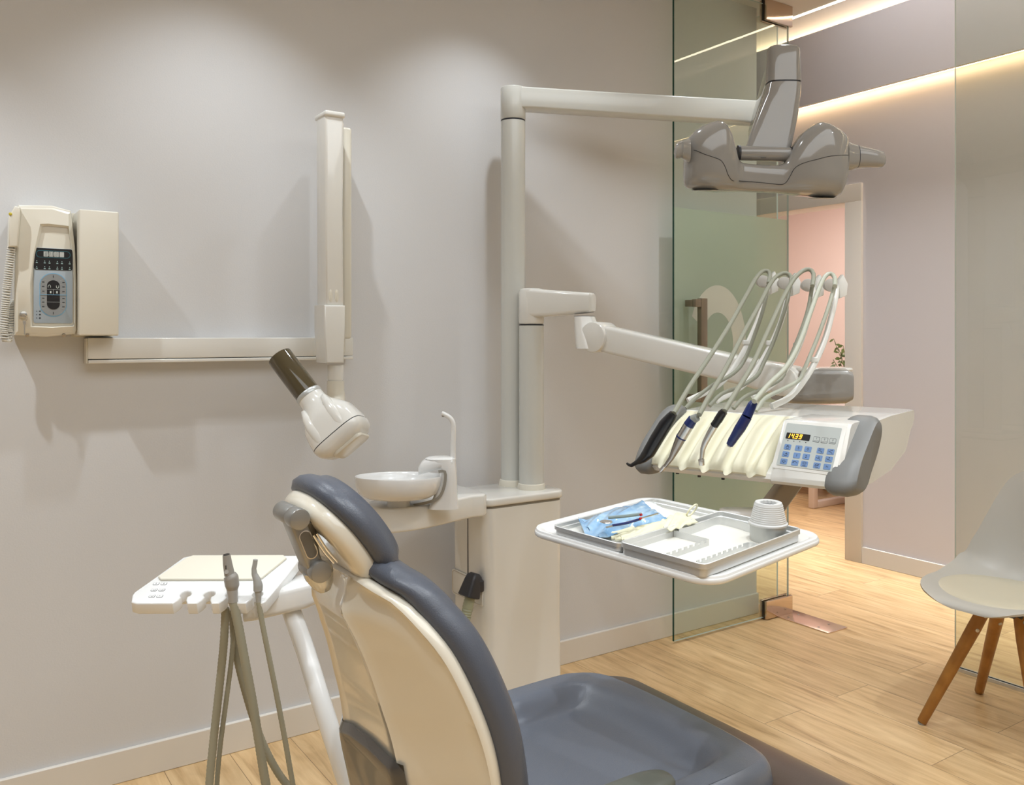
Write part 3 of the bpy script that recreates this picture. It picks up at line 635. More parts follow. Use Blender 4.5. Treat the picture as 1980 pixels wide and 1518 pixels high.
# ================================================================== operating lamp
D1, D2 = 3.06, 2.99
pole1 = W(992, 930, D1); pole1.z = bz + .004; pole2 = W(1027.5, 940, D2); pole2.z = bz + .004
t = thing('operating_lamp', 'grey white operating lamp head with two lobes hanging from a long pole arm', 'dental lamp', pole1)
rp = 23.5 / FPX * D1
zt = W(992, 170, D1).z; zcap = W(992, 234, D1).z
obj('pole', cyl((pole1.x, pole1.y, bz), (pole1.x, pole1.y, zcap), rp, n=40), polem, t)
obj('pole_foot', lathe([(rp * 1.16, 0), (rp * 1.16, .008), (rp * 1.08, .02), (rp * 1.0, .022)], Matrix.Translation(pole1), 40), cream, t)
obj('ring_groove', cyl((pole1.x, pole1.y, zcap - .003), (pole1.x, pole1.y, zcap + .002), rp * 1.005, n=40), inkm, t)
ae = W(1462, 214, 3.24)
dirA = Vector((ae.x - pole1.x, ae.y - pole1.y, 0)); LA = dirA.length; dirA.normalize()
MA = frame((pole1.x, pole1.y, 0), dirA, (0, 0, 1))    # x along, y up, z sideways
obj('pole_cap', cyl((pole1.x, pole1.y, zcap + .001), (pole1.x, pole1.y, zt), rp * 1.03, rp * 1.02, n=40, bev=.005), polem, t)
rs = []
for s, h0, h1, hw_ in ((.01, zt - .078, zt - .002, .038), (.06, zt - .076, zt - .003, .038), (.3, zt - .079, zt - .004, .036), (LA, zt - .086, zt - .004, .034), (LA + .02, zt - .078, zt - .008, .024)):
    rs.append([MA @ Vector((s, (h0 + h1) / 2 + b, a)) for a, b in rrect(2 * hw_, h1 - h0, .006, 3)])
obj('horizontal_arm', rings(rs), polem, t)
je = Vector((ae.x, ae.y, zt - .085))
obj('drop_joint', cyl(je, je - UP * .09, .020, n=24, bev=.003), polem, t)
n0 = W(1500, 165, 2.72)
s0 = je - UP * .05; s1 = W(1512, 118, 2.66)
rs = [[frame(s0.lerp(s1, k), (s1 - s0).cross(UP), ez=(s1 - s0)) @ Vector((a, b, 0)) for a, b in rrect(w1, w1 * 1.1, w1 * .3, 5)] for k, w1 in ((0, .05), (.04, .062), (.5, .07), (1.0, .075))]
obj('spring_arm', rings(rs), lampg, t)
def px_loft(rows, nn=3, N=32, deep=1.0):
    """rows: (py, px_left, px_right, depth, half_thickness)"""
    out = []
    for py, l, r, D, hy in rows:
        a, b = W(l, py, D), W(r, py, D); m_ = (a + b) / 2; h_ = (b - a).length / 2
        out.append([m_ + CR * x + CF * y for x, y in sup(h_, hy, nn, N)])
    return out
obj('neck_block', rings(px_loft([(90, 1492, 1538, 2.62, .02), (93, 1486, 1542, 2.62, .028), (100, 1484, 1544, 2.62, .035), (130, 1483, 1545, 2.62, .038), (161, 1482, 1546, 2.62, .04)], 3.5)), lampg, t, ang=50)
obj('neck_seam', rings(px_loft([(161, 1484, 1545, 2.62, .039), (164, 1484, 1545, 2.62, .039)], 3.5)), inkm, t)
obj('neck', rings(px_loft([(164, 1482, 1546, 2.62, .04), (185, 1478, 1545, 2.61, .04), (205, 1470, 1543, 2.60, .036), (230, 1461, 1540, 2.59, .03), (260, 1450, 1534, 2.575, .025), (290, 1441, 1528, 2.565, .022), (302, 1438, 1527, 2.56, .018)], 3.5)), lampg, t, ang=50)
obj('yoke_axle', cyl(W(1428, 296, 2.545), W(1529, 299, 2.545), 14 / FPX * 2.545, n=28, bev=.003), lampg, t)
obj('axle_end', cyl(W(1426, 296, 2.545), W(1430, 296, 2.545), 15 / FPX * 2.545, n=28), inkm, t)
obj('axle_end', cyl(W(1527, 299, 2.545), W(1531, 299, 2.545), 15 / FPX * 2.545, n=28), inkm, t)
obj('axle_mark', box((-.008, -.0008, -.001), (.008, .0008, .0012), frame(W(1476, 305, 2.5225), CR, ez=-CF)), inkm, t, smooth=False)
# head: lofted from left to right, seen from below so the lobes are deep
LH = [(1325, 300, 350, .012), (1327, 284, 356, .026), (1332, 266, 361, .04), (1345, 251, 364, .055), (1358, 243, 366, .064), (1372, 237, 367, .068), (1386, 233, 368, .070), (1395, 233, 368, .068), (1404, 240, 368, .064), (1412, 254, 368, .058), (1419, 276, 368, .052), (1424, 296, 368, .045), (1429, 308, 368, .038), (1438, 314, 368, .034), (1460, 316, 369, .032), (1485, 318, 370, .032), (1508, 318, 371, .034), (1518, 314, 372, .038), (1526, 302, 373, .045), (1533, 288, 374, .052), (1542, 272, 375, .058), (1553, 257, 376, .064), (1566, 246, 377, .068), (1578, 238, 378, .070), (1588, 235, 379, .070), (1602, 238, 380, .068), (1616, 245, 381, .064), (1626, 251, 376, .058), (1633, 256, 362, .050), (1638, 262, 345, .040), (1641, 275, 328, .026), (1642, 290, 315, .010)]
rs = []
HD = 2.52
for px, ty, by, dp in LH:
    a, b = W(px, ty, HD), W(px, by, HD); m_ = (a + b) / 2; hz = (a.z - b.z) / 2; r = []
    for u, v in sup(1, 1, 2.9, 36):
        sh = (.25 if v < 0 else .0)       # bottom rolls towards the back
        r.append(m_ + CF * (u * dp * (1 if v > -.4 else 1 - .0) + .02) + UP * (v * hz))
    rs.append(r)
hbm = rings(rs); bvh = BVHTree.FromBMesh(hbm)
head = obj('lamp_head', hbm, lampg, t, ang=60, label='glossy warm grey two-lobed lamp head')
def on(px, py, off=.0004):
    r = ray(px, py).normalized(); h = bvh.ray_cast(CAM, r)
    return h[0] - r * off if h[0] else None
pts = [on(x, y) for x, y in ((1328, 289), (1345, 291), (1362, 298), (1380, 304), (1394, 310), (1402, 322), (1408, 338), (1416, 349), (1430, 350), (1460, 352), (1490, 355), (1515, 356), (1526, 344), (1536, 326), (1552, 316), (1580, 308), (1605, 302), (1630, 300), (1640, 300))]
pts = [p for p in pts if p]
obj('shell_seam', tube(pts, .0009, .006, 6), inkm, head)
def grip(name, rows):
    rs = []
    for px, py, D, ry, rx in rows:
        c = W(px, py, D); rs.append([c + UP * (b * ry) + CF * (a * rx) for a, b in sup(1, 1, 2.6, 24)])
    return rings(rs)
obj('handle_stem', grip('', [(1632, 303, 2.53, .045, .04), (1645, 305, 2.53, .040, .034), (1655, 304, 2.53, .034, .03)]), lampg, head, ang=60)
obj('handle_grip', grip('', [(1656, 304, 2.53, .033, .029), (1672, 305, 2.53, .030, .026), (1690, 307, 2.53, .0265, .024), (1704, 309, 2.53, .024, .022), (1709, 310, 2.53, .015, .014)]), lampg, head, ang=60)
obj('grip_seam', grip('', [(1654.5, 304, 2.53, .0338, .0298), (1656.3, 304, 2.53, .0338, .0298)]), inkm, head)
obj('handle_stem', grip('', [(1332, 292, 2.50, .034, .03), (1324, 290, 2.49, .028, .026), (1318, 289, 2.48, .024, .024)]), lampg, head, ang=60)
obj('handle_grip', grip('', [(1318.5, 289, 2.48, .025, .024), (1311, 291, 2.46, .024, .024), (1306, 293, 2.45, .018, .018), (1304, 294, 2.45, .008, .008)]), lampg, head, ang=60)
for px, py in ((1364, 362), (1590, 377)):
    c = W(px, py, HD + .02) ; c.z -= .006
    lens = obj('lens', lathe([(.040, -.003), (.038, -.0045), (.0001, -.005)], Matrix.Translation(c) @ Matrix.Rotation(math.radians(8), 4, CR) , 32, cap=False), mat('pale lens glass', (.42, .42, .40), .25, metal=.2), head)

# ================================================================== instrument table: pole, arms, console
t = thing('instrument_table', 'white instrument console with keypad and four whip arms on a jointed pole arm', 'instrument console', pole2)
rp2 = 24 / FPX * D2; zc2 = W(1027, 628, D2).z; zt2 = W(1027, 558, D2).z
obj('pole', cyl((pole2.x, pole2.y, bz), (pole2.x, pole2.y, zc2), rp2, n=40), polem, t)
obj('pole_foot', lathe([(rp2 * 1.13, 0), (rp2 * 1.13, .006), (rp2 * 1.06, .018), (rp2 * 1.0, .02)], Matrix.Translation(pole2), 40), cream, t)
obj('ring_groove', cyl((pole2.x, pole2.y, zc2 - .003), (pole2.x, pole2.y, zc2 + .001), rp2 * 1.005, n=40), inkm, t)
e1 = W(1131, 590, 2.90); dB = Vector((e1.x - pole2.x, e1.y - pole2.y, 0)); LB = dB.length; dB.normalize(); MB_ = frame((pole2.x, pole2.y, 0), dB, (0, 0, 1))
cap = cyl((pole2.x, pole2.y, zc2), (pole2.x, pole2.y, zt2), rp2 * 1.03, rp2 * 1.0, n=40, bev=.010); obj('pole_cap', cap, white, t)
rs = [[MB_ @ Vector((s, (h0 + h1) / 2 + b, a)) for a, b in rrect(2 * hw_, h1 - h0, .014, 4)] for s, h0, h1, hw_ in ((.0, zt2 - .10, zt2 - .0, .043), (.08, zt2 - .098, zt2 - .008, .041), (LB, zt2 - .088, zt2 - .018, .034), (LB + .025, zt2 - .085, zt2 - .020, .030), (LB + .032, zt2 - .080, zt2 - .025, .022))]
obj('upper_arm', rings(rs), white, t)
jb = Vector((e1.x, e1.y, 0))
obj('knuckle_seam', cyl(W(1130, 611, 2.90), W(1130, 613, 2.90), .0345, n=32), inkm, t)
rs = []
for py, l, r, D in ((612, 1109, 1150, 2.9), (640, 1111, 1160, 2.885), (660, 1112, 1172, 2.875), (674, 1114, 1170, 2.87)):
    a, b = W(l, py, D), W(r, py, D); m_ = (a + b) / 2; rs.append([m_ + CR * x + CF * y for x, y in sup((b - a).length / 2, .036, 3, 28)])
obj('knuckle', rings(rs), white, t, ang=50)
kc_ = W(1160, 652, 2.86)
a1 = W(1436, 716, 2.52)
dC = (a1 - kc_).normalized(); sideC = dC.cross(UP).normalized()
obj('hinge_disc', cyl(kc_ - sideC * .046, kc_ + sideC * .046, 29.5 / FPX * 2.86, n=40, bev=.006), white, t)
upC = sideC.cross(dC); upC = upC if upC.z > 0 else -upC
rs = []
for k, hh_, ww in ((.02, .042, .030), (.10, .043, .034), (.5, .042, .034), (1.0, .040, .034), (1.12, .042, .036), (1.3, .045, .036), (1.34, .036, .028)):
    c = kc_.lerp(a1, k); rs.append([c + sideC * a + upC * b for a, b in rrect(2 * ww, 2 * hh_, .012, 4)])
obj('parallel_arm', rings(rs), white, t)
obj('arm_hinge', cyl(kc_.lerp(a1, 1.27) - sideC * .04, kc_.lerp(a1, 1.27) + sideC * .04, .042, n=32, bev=.005), white, t)
c1 = kc_.lerp(a1, 1.27); c2 = W(1600, 744, 2.42)
rs = []
for px, l, h_, D in ((1500, 0, .042, 2.46), (1530, 0, .050, 2.44), (1570, 0, .050, 2.42), (1625, 0, .048, 2.40), (1636, 0, .040, 2.40)):
    c = W(px, 745, D); rs.append([c + CF * a + UP * b for a, b in rrect(.11, 2 * h_, .02, 5)])
obj('elbow_housing', rings(rs), lampg, t)  # the grey puts the shade on this housing into its colour
obj('elbow_lid', slab(rrect(.165, .11, .03), 0, .010, frame(W(1584, 713, 2.43) - UP * .006, CR, CF), bev=.005), white, t)
# ---- console
Lf, Rf = W(1240, 905, 2.014), W(1650, 950, 1.714); Rf.z = Lf.z = (Lf.z + Rf.z) / 2
LX = (Rf - Lf).length; ex = (Rf - Lf).normalized(); ey = UP.cross(ex); ey = ey if ey.dot(CF) > 0 else -ey
MC = frame(Lf, ex, ey)          # x left->right, y towards the back, z up (origin front left bottom edge)
if MC.col[2][2] < 0: MC = Matrix([list(MC[i][:2]) + [-MC[i][2], MC[i][3]] for i in range(3)] + [[0, 0, 0, 1]])
C = lambda x, y, z: MC @ Vector((x, y, z))
HT = .125
prof = [(.012, -.004), (.0, .006), (.004, .016), (.05, .045), (.11, .082), (.15, .106), (.168, .118), (.178, HT), (.30, HT + .004), (.49, HT + .004), (.50, HT), (.50, HT - .018), (.492, HT - .024), (.485, HT - .034), (.47, HT - .040), (.42, .035), (.30, .005), (.15, -.006)]
def console(x0, x1, inset, m, name, par, pr=prof, **k):
    rs = []
    cy, cz = .25, .06
    for x, s in ((x0, 1 - inset * 2), (x0 + .003, 1 - inset), (x0 + .010, 1), (x1 - .010, 1), (x1 - .003, 1 - inset), (x1, 1 - inset * 2)): rs.append([C(x, cy + (y - cy) * s, cz + (z - cz) * s) for y, z in pr])
    return obj(name, rings(rs), m, par, ang=30, **k)
console(.012, LX - .008, .012, white, 'console_body', t)
# raised glossy top tray edge
# grey grips at both ends, following the front profile
def grip_end(x0, x1, pr):
    rs = []; cy = sum(p[0] for p in pr) / len(pr); cz = sum(p[1] for p in pr) / len(pr)
    for k, s in ((0, .86), (.12, .95), (.3, 1), (.7, 1), (.88, .95), (1, .86)): rs.append([C(x0 + (x1 - x0) * k, cy + (y - cy) * s, cz + (z - cz) * s) for y, z in pr])
    return rings(rs)
gp = [(.006, -.014), (-.008, -.006), (-.012, .010), (.022, .052), (.08, .095), (.125, .125), (.150, .136), (.172, .136), (.186, .124), (.184, .10), (.15, .06), (.10, .02), (.07, -.006), (.04, -.016)]
gs = smooth_path([Vector((a, b, 0)) for a, b in gp + [gp[0]]], .012)[:-1]; gs = [(p.x, p.y) for p in gs]
obj('side_grip', grip_end(-.018, .030, gs), greyp, t, label='grey rubber side grip', ang=50)
obj('side_grip', grip_end(LX - .060, LX + .006, gs), greyp, t, label='grey rubber side grip', ang=50)
# cream silicone rest with grooves, lying on the sloped face
fy = lambda k: lerp_tab([(0, .002), (.12, .008), (.35, .058), (.62, .108), (.85, .145), (1, .172)], k)
fz = lambda k: lerp_tab([(0, .010), (.12, .022), (.35, .052), (.62, .083), (.85, .104), (1, .121)], k)
SX0, SX1, NS = .026, .300, 5
pitch = (SX1 - SX0) / (NS + .15)
def rest_pt(u, k, base=False):
    x = SX0 + (SX1 - SX0) * u; j = (x - SX0) / pitch - .08; fr = j - math.floor(j)
    gr = math.cos(2 * PI * (fr - .5)) * .5 + .5          # 1 in groove centre
    gr = max(0, (gr - .55) / .45) ** .9; amp = .013 * min(1, (1 - k) * 3.2 + .12) * (0.45 + .55 * min(1, k * 3 + .3))
    rise = .017 * math.sin(PI * min(1, .08 + k * .95)) ** .6
    d = .004 + rise - amp * gr
    tongue = .014 * max(0, gr - .3) / .7 * max(0, 1 - k * 9)
    ed = min(u, 1 - u, .04) / .04
    d = (d * math.sqrt(max(ed, 0)) if not base else 0)
    e = .01; ty, tz = fy(min(1, k + e)) - fy(max(0, k - e)), fz(min(1, k + e)) - fz(max(0, k - e)); L = math.hypot(ty, tz) or 1
    n_ = (-tz / L, ty / L); d = max(d, .0015) if not base else -.002
    return C(x, fy(k) + n_[0] * d - tongue * (not base), fz(k) + n_[1] * d - tongue * .35 * (not base))
NU, NK = 120, 26
top = [[rest_pt(i / NU, j / NK) for i in range(NU + 1)] for j in range(NK + 1)]; bot = [[rest_pt(i / NU, j / NK, True) for i in range(NU + 1)] for j in range(NK + 1)]
bm = bmesh.new(); VT = [[bm.verts.new(p) for p in r] for r in top]; VB = [[bm.verts.new(p) for p in r] for r in bot]
for j in range(NK):
    for i in range(NU): bm.faces.new((VT[j][i], VT[j][i + 1], VT[j + 1][i + 1], VT[j + 1][i])); bm.faces.new((VB[j][i], VB[j + 1][i], VB[j + 1][i + 1], VB[j][i + 1]))
for i in range(NU): bm.faces.new((VT[0][i], VB[0][i], VB[0][i + 1], VT[0][i + 1])); bm.faces.new((VT[NK][i], VT[NK][i + 1], VB[NK][i + 1], VB[NK][i]))
for j in range(NK): bm.faces.new((VT[j][0], VT[j + 1][0], VB[j + 1][0], VB[j][0])); bm.faces.new((VT[j][NU], VB[j][NU], VB[j + 1][NU], VT[j + 1][NU]))
obj('instrument_rest', bm, silic, t, ang=60, label='cream silicone rest with five grooves')
# panel housing, steeper than the rest of the face
pq = [WX]  # placeholder name kept simple
PB = [(.004, -.003), (-.004, .004), (-.004, .014), (.062, .118), (.072, .126), (.09, HT + .003), (.22, HT + .003), (.20, .0), (.05, -.006)]
rs = []
X0, X1 = .308, LX - .026
for x, d in ((X0, .010), (X0 + .004, .003), (X0 + .011, 0), (X1 - .006, 0), (X1, .004)): rs.append([C(x, y + d, z - d * .4) for y, z in PB])
obj('panel_housing', rings(rs), white, t, ang=30)
# keypad plane through the housing's front facet
pa, pb = C(.3, -.004, .014), C(.3, .062, .118); fn = ex.cross((pb - pa).normalized()); fn = fn if fn.dot(CF) < 0 else -fn
q = [hit(x, y, pa, fn) for x, y in ((1519, 818), (1627, 829), (1610, 913), (1505, 900))]
cen = sum(q, Vector()) / 4; kx = (q[1] - q[0] + q[2] - q[3]) ; kw = kx.length / 2; ky = (q[0] - q[3] + q[1] - q[2]); kh = ky.length / 2
KP = frame(cen + fn * .0006, kx, ky)
if KP.col[2].xyz.dot(fn) < 0: print('keypad frame flipped')
K = lambda u, v, z=0: KP @ Matrix.Translation(((u - .5) * kw, (.5 - v) * kh, z))     # u,v in 0..1 from the top left
obj('panel_recess', slab(rrect(kw * 1.16, kh * 1.15, .006), -.002, .0004, KP, bev=.0006), white, t)
kp = obj('control_panel', slab(rrect(kw, kh, .002), .0, .0014, KP), keygrey, t, label='pale grey membrane panel')
obj('display', slab(rrect(kw * .44, kh * .14, .001), .0014, .0022, K(.265, .30)), black, kp, label='black display')
bm = bmesh.new(); seven('1439', K(.065, .355, .0023), kh * .105, bm, dots=(1,)); obj('digits', bm, orange, kp, smooth=False, label='glowing orange digits reading 14.39')
def keycap(u, v, txt=None, sym=None, c=keyblue, s=1., w2=.125, h2=.125):
    k_ = obj('key', slab(rrect(kw * w2, kh * h2, .0018), .0014, .0021, K(u, v)), c, kp)
    if txt: text('key_mark', txt, kh * .085 * s, K(u, v, .0022), inkm, k_, .0001)
    if sym:
        bm = bmesh.new()
        for st in sym:
            P = [K(u + x * w2 * .8, v - y * h2 * .8, .0023) @ Vector((0, 0, 0)) for x, y in st]
            if len(P) == 2: P = [P[0], (P[0] + P[1]) / 2, P[1]]
            tube(P, .0004, .002, 4, bm=bm)
        obj('key_mark', bm, inkm, k_)
SY = {'cup': [[(-.25, .1), (-.2, -.35), (.2, -.35), (.25, .1), (-.25, .1)], [(0, .15), (0, .45)], [(-.15, .3), (.15, .3)]],
      'bowl': [[(-.4, 0), (-.2, -.3), (.2, -.3), (.35, 0)], [(.1, .4), (.1, 0)], [(-.1, .1), (.3, .1)]],
      'lamp': [[(-.3, 0), (0, .35), (.3, 0), (0, -.2), (-.3, 0)], [(0, -.2), (0, -.4)]],
      'seatb': [[(-.4, .1), (-.1, 0), (.1, -.1), (.35, -.35)], [(.1, .35), (-.3, .35), (-.2, .45)]],
      'seatf': [[(-.4, .1), (-.1, 0), (.1, -.1), (.35, -.35)], [(-.1, .35), (.3, .35), (.2, .45)]],
      'seatd': [[(-.4, .1), (-.1, -.1), (.1, -.1), (.35, -.35)], [(0, .45), (0, .1), (.1, .2)]],
      'seatu': [[(-.4, .1), (-.1, -.1), (.1, -.1), (.35, -.35)], [(0, .1), (0, .45), (.1, .35)]],
      'arc': [[(-.4, 0), (-.25, .25), (.1, .25), (.4, -.05)], [(-.4, .2), (-.4, 0), (-.2, 0)]],
      'screen': [[(-.25, 0), (.25, 0), (.25, .4), (-.25, .4), (-.25, 0)], [(-.3, -.35), (.3, -.35)]],
      'card': [[(-.35, -.05), (.05, -.05), (.2, .3), (-.2, .3), (-.35, -.05)], [(-.1, .0), (.2, .0), (.35, .38)], [(-.3, -.38), (.3, -.38)]]}
rowsv = [.565, .735, .905]
colsu = [.125, .33, .50, .725, .905]
lay = [[(None, 'cup'), ('S', None), ('0', None), (None, 'seatb'), (None, 'seatf')], [(None, 'bowl'), ('1', None), ('2', None), (None, 'seatd'), (None, 'seatu')], [(None, 'lamp'), (None, 'arc'), (None, 'screen'), (None, 'card'), ('Fn', None)]]
for r_, row in enumerate(lay):
    for c_, (tx, sy) in enumerate(row): keycap(colsu[c_], rowsv[r_], tx, SY.get(sy), s=.62 if tx == 'Fn' else 1)
for c_, tx in enumerate('123'):
    u = .605 + c_ * .145
    k_ = obj('key', slab(rrect(kw * .115, kh * .125, .0016), .0014, .0017, K(u, .32)), inkm, kp); obj('key_face', slab(rrect(kw * .107, kh * .110, .0014), .0017, .0019, K(u, .32)), keygrey, k_, smooth=False)
    text('key_mark', tx, kh * .06, K(u, .30, .002), inkm, k_, .0001)
    obj('key_line', box((-kw * .053, -.0002, .0019), (kw * .053, .0002, .0021), K(u, .35)), inkm, k_, smooth=False)
for c_ in range(4): obj('status_mark', slab(sup(.0012, .0010, 2, 8), .0014, .0018, K(.10 + c_ * .11, .415)), inkm, kp, smooth=False)
# vent spots under the console
for px, py in ((1310, 914), (1352, 920), (1398, 925)):
    c = W(px, py, 1.98); obj('foot_screw', cyl(c + UP * .012, c - UP * .003, .004, n=12), blackm, t)
# whip arms
ARM = [([(1268, 792), (1330, 775), (1392, 742), (1432, 690), (1462, 628), (1480, 575), (1487, 545)], 2.16),
       ([(1320, 792), (1385, 775), (1440, 742), (1478, 690), (1507, 630), (1522, 578), (1528, 548)], 2.12),
       ([(1395, 790), (1455, 768), (1503, 735), (1535, 690), (1555, 640), (1568, 590), (1574, 552)], 2.08),
       ([(1492, 786), (1530, 765), (1565, 720), (1592, 665), (1608, 610), (1616, 575), (1618, 552)], 2.04)]
for pts_, D in ARM:
    P = [W(x, y, D + .03 + .16 * k / 6) for k, (x, y) in enumerate(pts_)][(0 if D < 2.05 else 1):]
    path = smooth_path(P, .012); sec = [(a, b) for a, b in sup(.0078, .0045, 3, 14)]
    wa = obj('whip_arm', sweep(path, sec, lambda q: (1.0 - .15 * q, 1.4 - .3 * q), up=CF), white, t)
    e = P[-1]
    obj('arm_tip', slab([(-.006, -.034), (.012, -.026), (.015, .004), (.003, .028), (-.008, .014)], -.012, .012, frame(e + CR * .010 + CF * .0, CR, (0, 0, 1)), bev=.003), white, wa)
    for k in (-1, 1): obj('hose_roller', cyl(e + CR * (-.020 + .0) - CF * (.010 * k + .006), e + CR * (-.020) - CF * (.010 * k - .002), .017 if k > 0 else .013, n=20, bev=.002), mat('warm grey roller', (.50, .47, .43), .3), wa)
    m_ = P[3].lerp(P[2], .55); obj('hose_clip', box((-.014, -.006, -.007), (.002, .006, .007), frame(m_ - CF * .004, CR, (0, 0, 1)), bev=.002), white, wa)
# ================================================================== hand instruments with their hoses
def lofted(P, radii, m, name, par, n=20, **k):
    """body of revolution along a bent path: P points, radii same count"""
    path = []; rr = []
    for i in range(len(P) - 1):
        for s in range(6): path.append(P[i].lerp(P[i + 1], s / 6)); rr.append(radii[i] + (radii[i + 1] - radii[i]) * s / 6)
    path.append(P[-1]); rr.append(radii[-1]); N = len(path)
    sec = [(math.cos(2 * PI * i / n), math.sin(2 * PI * i / n)) for i in range(n)]
    return obj(name, sweep(path, sec, lambda t_: rr[min(N - 1, round(t_ * (N - 1)))]), m, par, ang=40, **k)
def Dx(px): return 1.955 - (px - 1265) * .00092      # depth of the rest's crest
def I(px, py, d=0): return W(px, py, Dx(px) - .018 + d)
def hose(pts, par, m=hosem, r=.0052): obj('hose', tube(pts, r, .012, 12), m, par)
def hose_px(i, pts, par, m=hosem, d0=0., r=.0055):
    D0, D1_ = Dx(pts[0][0]) - .02, ARM[i][1] + .14; n = len(pts) - 1; ymax, ymin = pts[0][1], min(p[1] for p in pts)
    obj('hose', tube([W(x, y, D0 + (D1_ - D0) * (ymax - y) / (ymax - ymin) + d0) for x, y in pts], r, .012, 12), m, par)
def hose_back(i, pts, par, m=hosem, r=.0050):
    Dt = ARM[i][1] + .14; n = len(pts) - 1
    obj('return_hose', tube([W(x, y, Dt - .02 - (Dt - ARM[i][1] - .0) * (k / n)) for k, (x, y) in enumerate(pts)], r, .012, 12), m, par)
# 1 black syringe
t = thing('three_way_syringe', 'black hooked syringe resting leftmost on the cream rest', 'dental syringe', I(1290, 830))
lofted([I(1302, 800), I(1298, 806), I(1286, 822), I(1270, 848), I(1255, 874), I(1244, 886), I(1234, 893)], [.0092, .0115, .0150, .0152, .0145, .0105, .0068], black, 'body', t)
lofted([I(1235, 892), I(1228, 896), I(1221, 900), I(1216, 899), I(1212, 896)], [.0062, .005, .0042, .0034, .0025], black, 'nozzle', t)
hose_px(0, [(1303, 799), (1335, 745), (1372, 690), (1410, 630), (1445, 568), (1462, 538), (1474, 525), (1484, 524), (1489, 531), (1486, 548)], t)
hose_back(0, [(1485, 552), (1478, 590), (1462, 640), (1440, 695), (1418, 722), (1378, 745), (1345, 770), (1325, 790)], t)
# 2 straight handpiece
t = thing('straight_handpiece', 'steel straight handpiece with navy collar, second from the left on the cream rest', 'dental handpiece', I(1320, 850))
lofted([I(1348, 807), I(1340, 811)], [.0085, .0098], mat('grey rubber', (.30, .31, .29), .4), 'strain_relief', t)
lofted([I(1340, 810), I(1332, 822)], [.0105, .0118], navy, 'collar', t)
lofted([I(1332, 822), I(1318, 845)], [.0116, .0116], steel, 'motor_sleeve', t)
lofted([I(1318.4, 844), I(1317, 846.5)], [.0118, .0118], navy, 'ring', t)
lofted([I(1317, 846), I(1310, 861), I(1298, 886), I(1286, 902)], [.0114, .0098, .0058, .0042], darksteel, 'nose_cone', t)
lofted([I(1285, 901), I(1281, 907), I(1277, 912)], [.0042, .0050, .0040], steel, 'tip', t)
hose_px(1, [(1352, 802), (1372, 765), (1402, 715), (1435, 650), (1468, 590), (1490, 548), (1505, 532), (1520, 528), (1530, 536), (1529, 549)], t)
hose_back(1, [(1528, 552), (1520, 590), (1500, 650), (1475, 705), (1462, 728), (1430, 748), (1395, 762), (1372, 785)], t)
# 3 angled handpiece
t = thing('contra_angle_handpiece', 'slim steel angled handpiece with black connector, third on the cream rest', 'dental handpiece', I(1370, 850))
lofted([I(1400, 796), I(1396, 800), I(1388, 813)], [.0078, .0090, .0092], black, 'connector', t)
lofted([I(1388, 813), I(1381, 823)], [.0084, .0086], black, 'coupling', t)
lofted([I(1382, 823), I(1372, 840), I(1364, 855), I(1359, 868), I(1357, 884), I(1356, 889)], [.0078, .0074, .0066, .0056, .0047, .0046], steel, 'handle', t)
obj('head', cyl(I(1356, 888, -.004), I(1357, 896, -.001) - UP * .004, .0068, .0062, 20, bev=.0015), steel, t)
hose_px(2, [(1401, 795), (1425, 755), (1455, 705), (1485, 640), (1515, 575), (1535, 540), (1552, 524), (1565, 521), (1573, 530), (1571, 553)], t, hosem)
hose_back(2, [(1570, 556), (1562, 600), (1545, 650), (1522, 705), (1510, 732), (1475, 752), (1440, 768), (1418, 790)], t)
# 4 navy scaler
t = thing('scaler_handpiece', 'navy blue scaler handpiece, rightmost on the cream rest', 'dental handpiece', I(1430, 820))
lofted([I(1458, 778, .02), I(1454, 784, .015), I(1444, 805, .005)], [.0078, .0095, .0105], navy, 'cap', t)
lofted([I(1444, 806, .005), I(1431, 828), I(1417, 850)], [.0108, .0112, .0088], navy, 'handle', t)
lofted([I(1417, 850), I(1411, 860)], [.0092, .0074], navy, 'tip_nut', t)
lofted([I(1411.5, 859), I(1409.5, 863)], [.005, .004], darksteel, 'tip_socket', t)
hose_px(3, [(1458, 776), (1485, 745), (1520, 710), (1545, 665), (1565, 610), (1583, 560), (1595, 535), (1606, 529), (1614, 537), (1614, 553)], t, hosel)
hose_back(3, [(1613, 556), (1600, 600), (1578, 660), (1556, 712), (1545, 735), (1515, 752), (1480, 770), (1462, 795)], t, hosel)

# ================================================================== tray table
HP = .4346
def TP(px, py, h=0.):      # point on the tilted tray plane, h above it (plane recedes upwards by three degrees)
    hp = HP - h; D = hp * FPX / (py - 560); return W(px, py, D)
tl, tn, tf, tr = TP(1206, 1047), TP(1362, 1094), TP(1386, 985), TP(1549, 1021)
exT = ((tf - tl) + (tr - tn)).normalized(); e2 = ((tn - tl) + (tr - tf)).normalized(); nT = exT.cross(e2).normalized(); nT = nT if nT.z > 0 else -nT
# symmetric orthogonalisation
eyT = nT.cross(exT); a_ = (e2 if e2.dot(eyT) > 0 else -e2); eyT = (eyT + a_).normalized(); exT = (eyT.cross(nT)).normalized()
cenT = (tl + tn + tf + tr) / 4; LT = ((tf - tl).length + (tr - tn).length) / 2; WT = ((tn - tl).length + (tr - tf).length) / 2
HT2 = .024
MT = frame(cenT - nT * HT2, exT, eyT)      # origin at the tray's bottom centre, z up
if MT.col[2].xyz.dot(UP) < 0: print('tray frame flipped')
sg = 1 if eyT.dot(tn - tl) < 0 else -1      # +y*sg = away from viewer
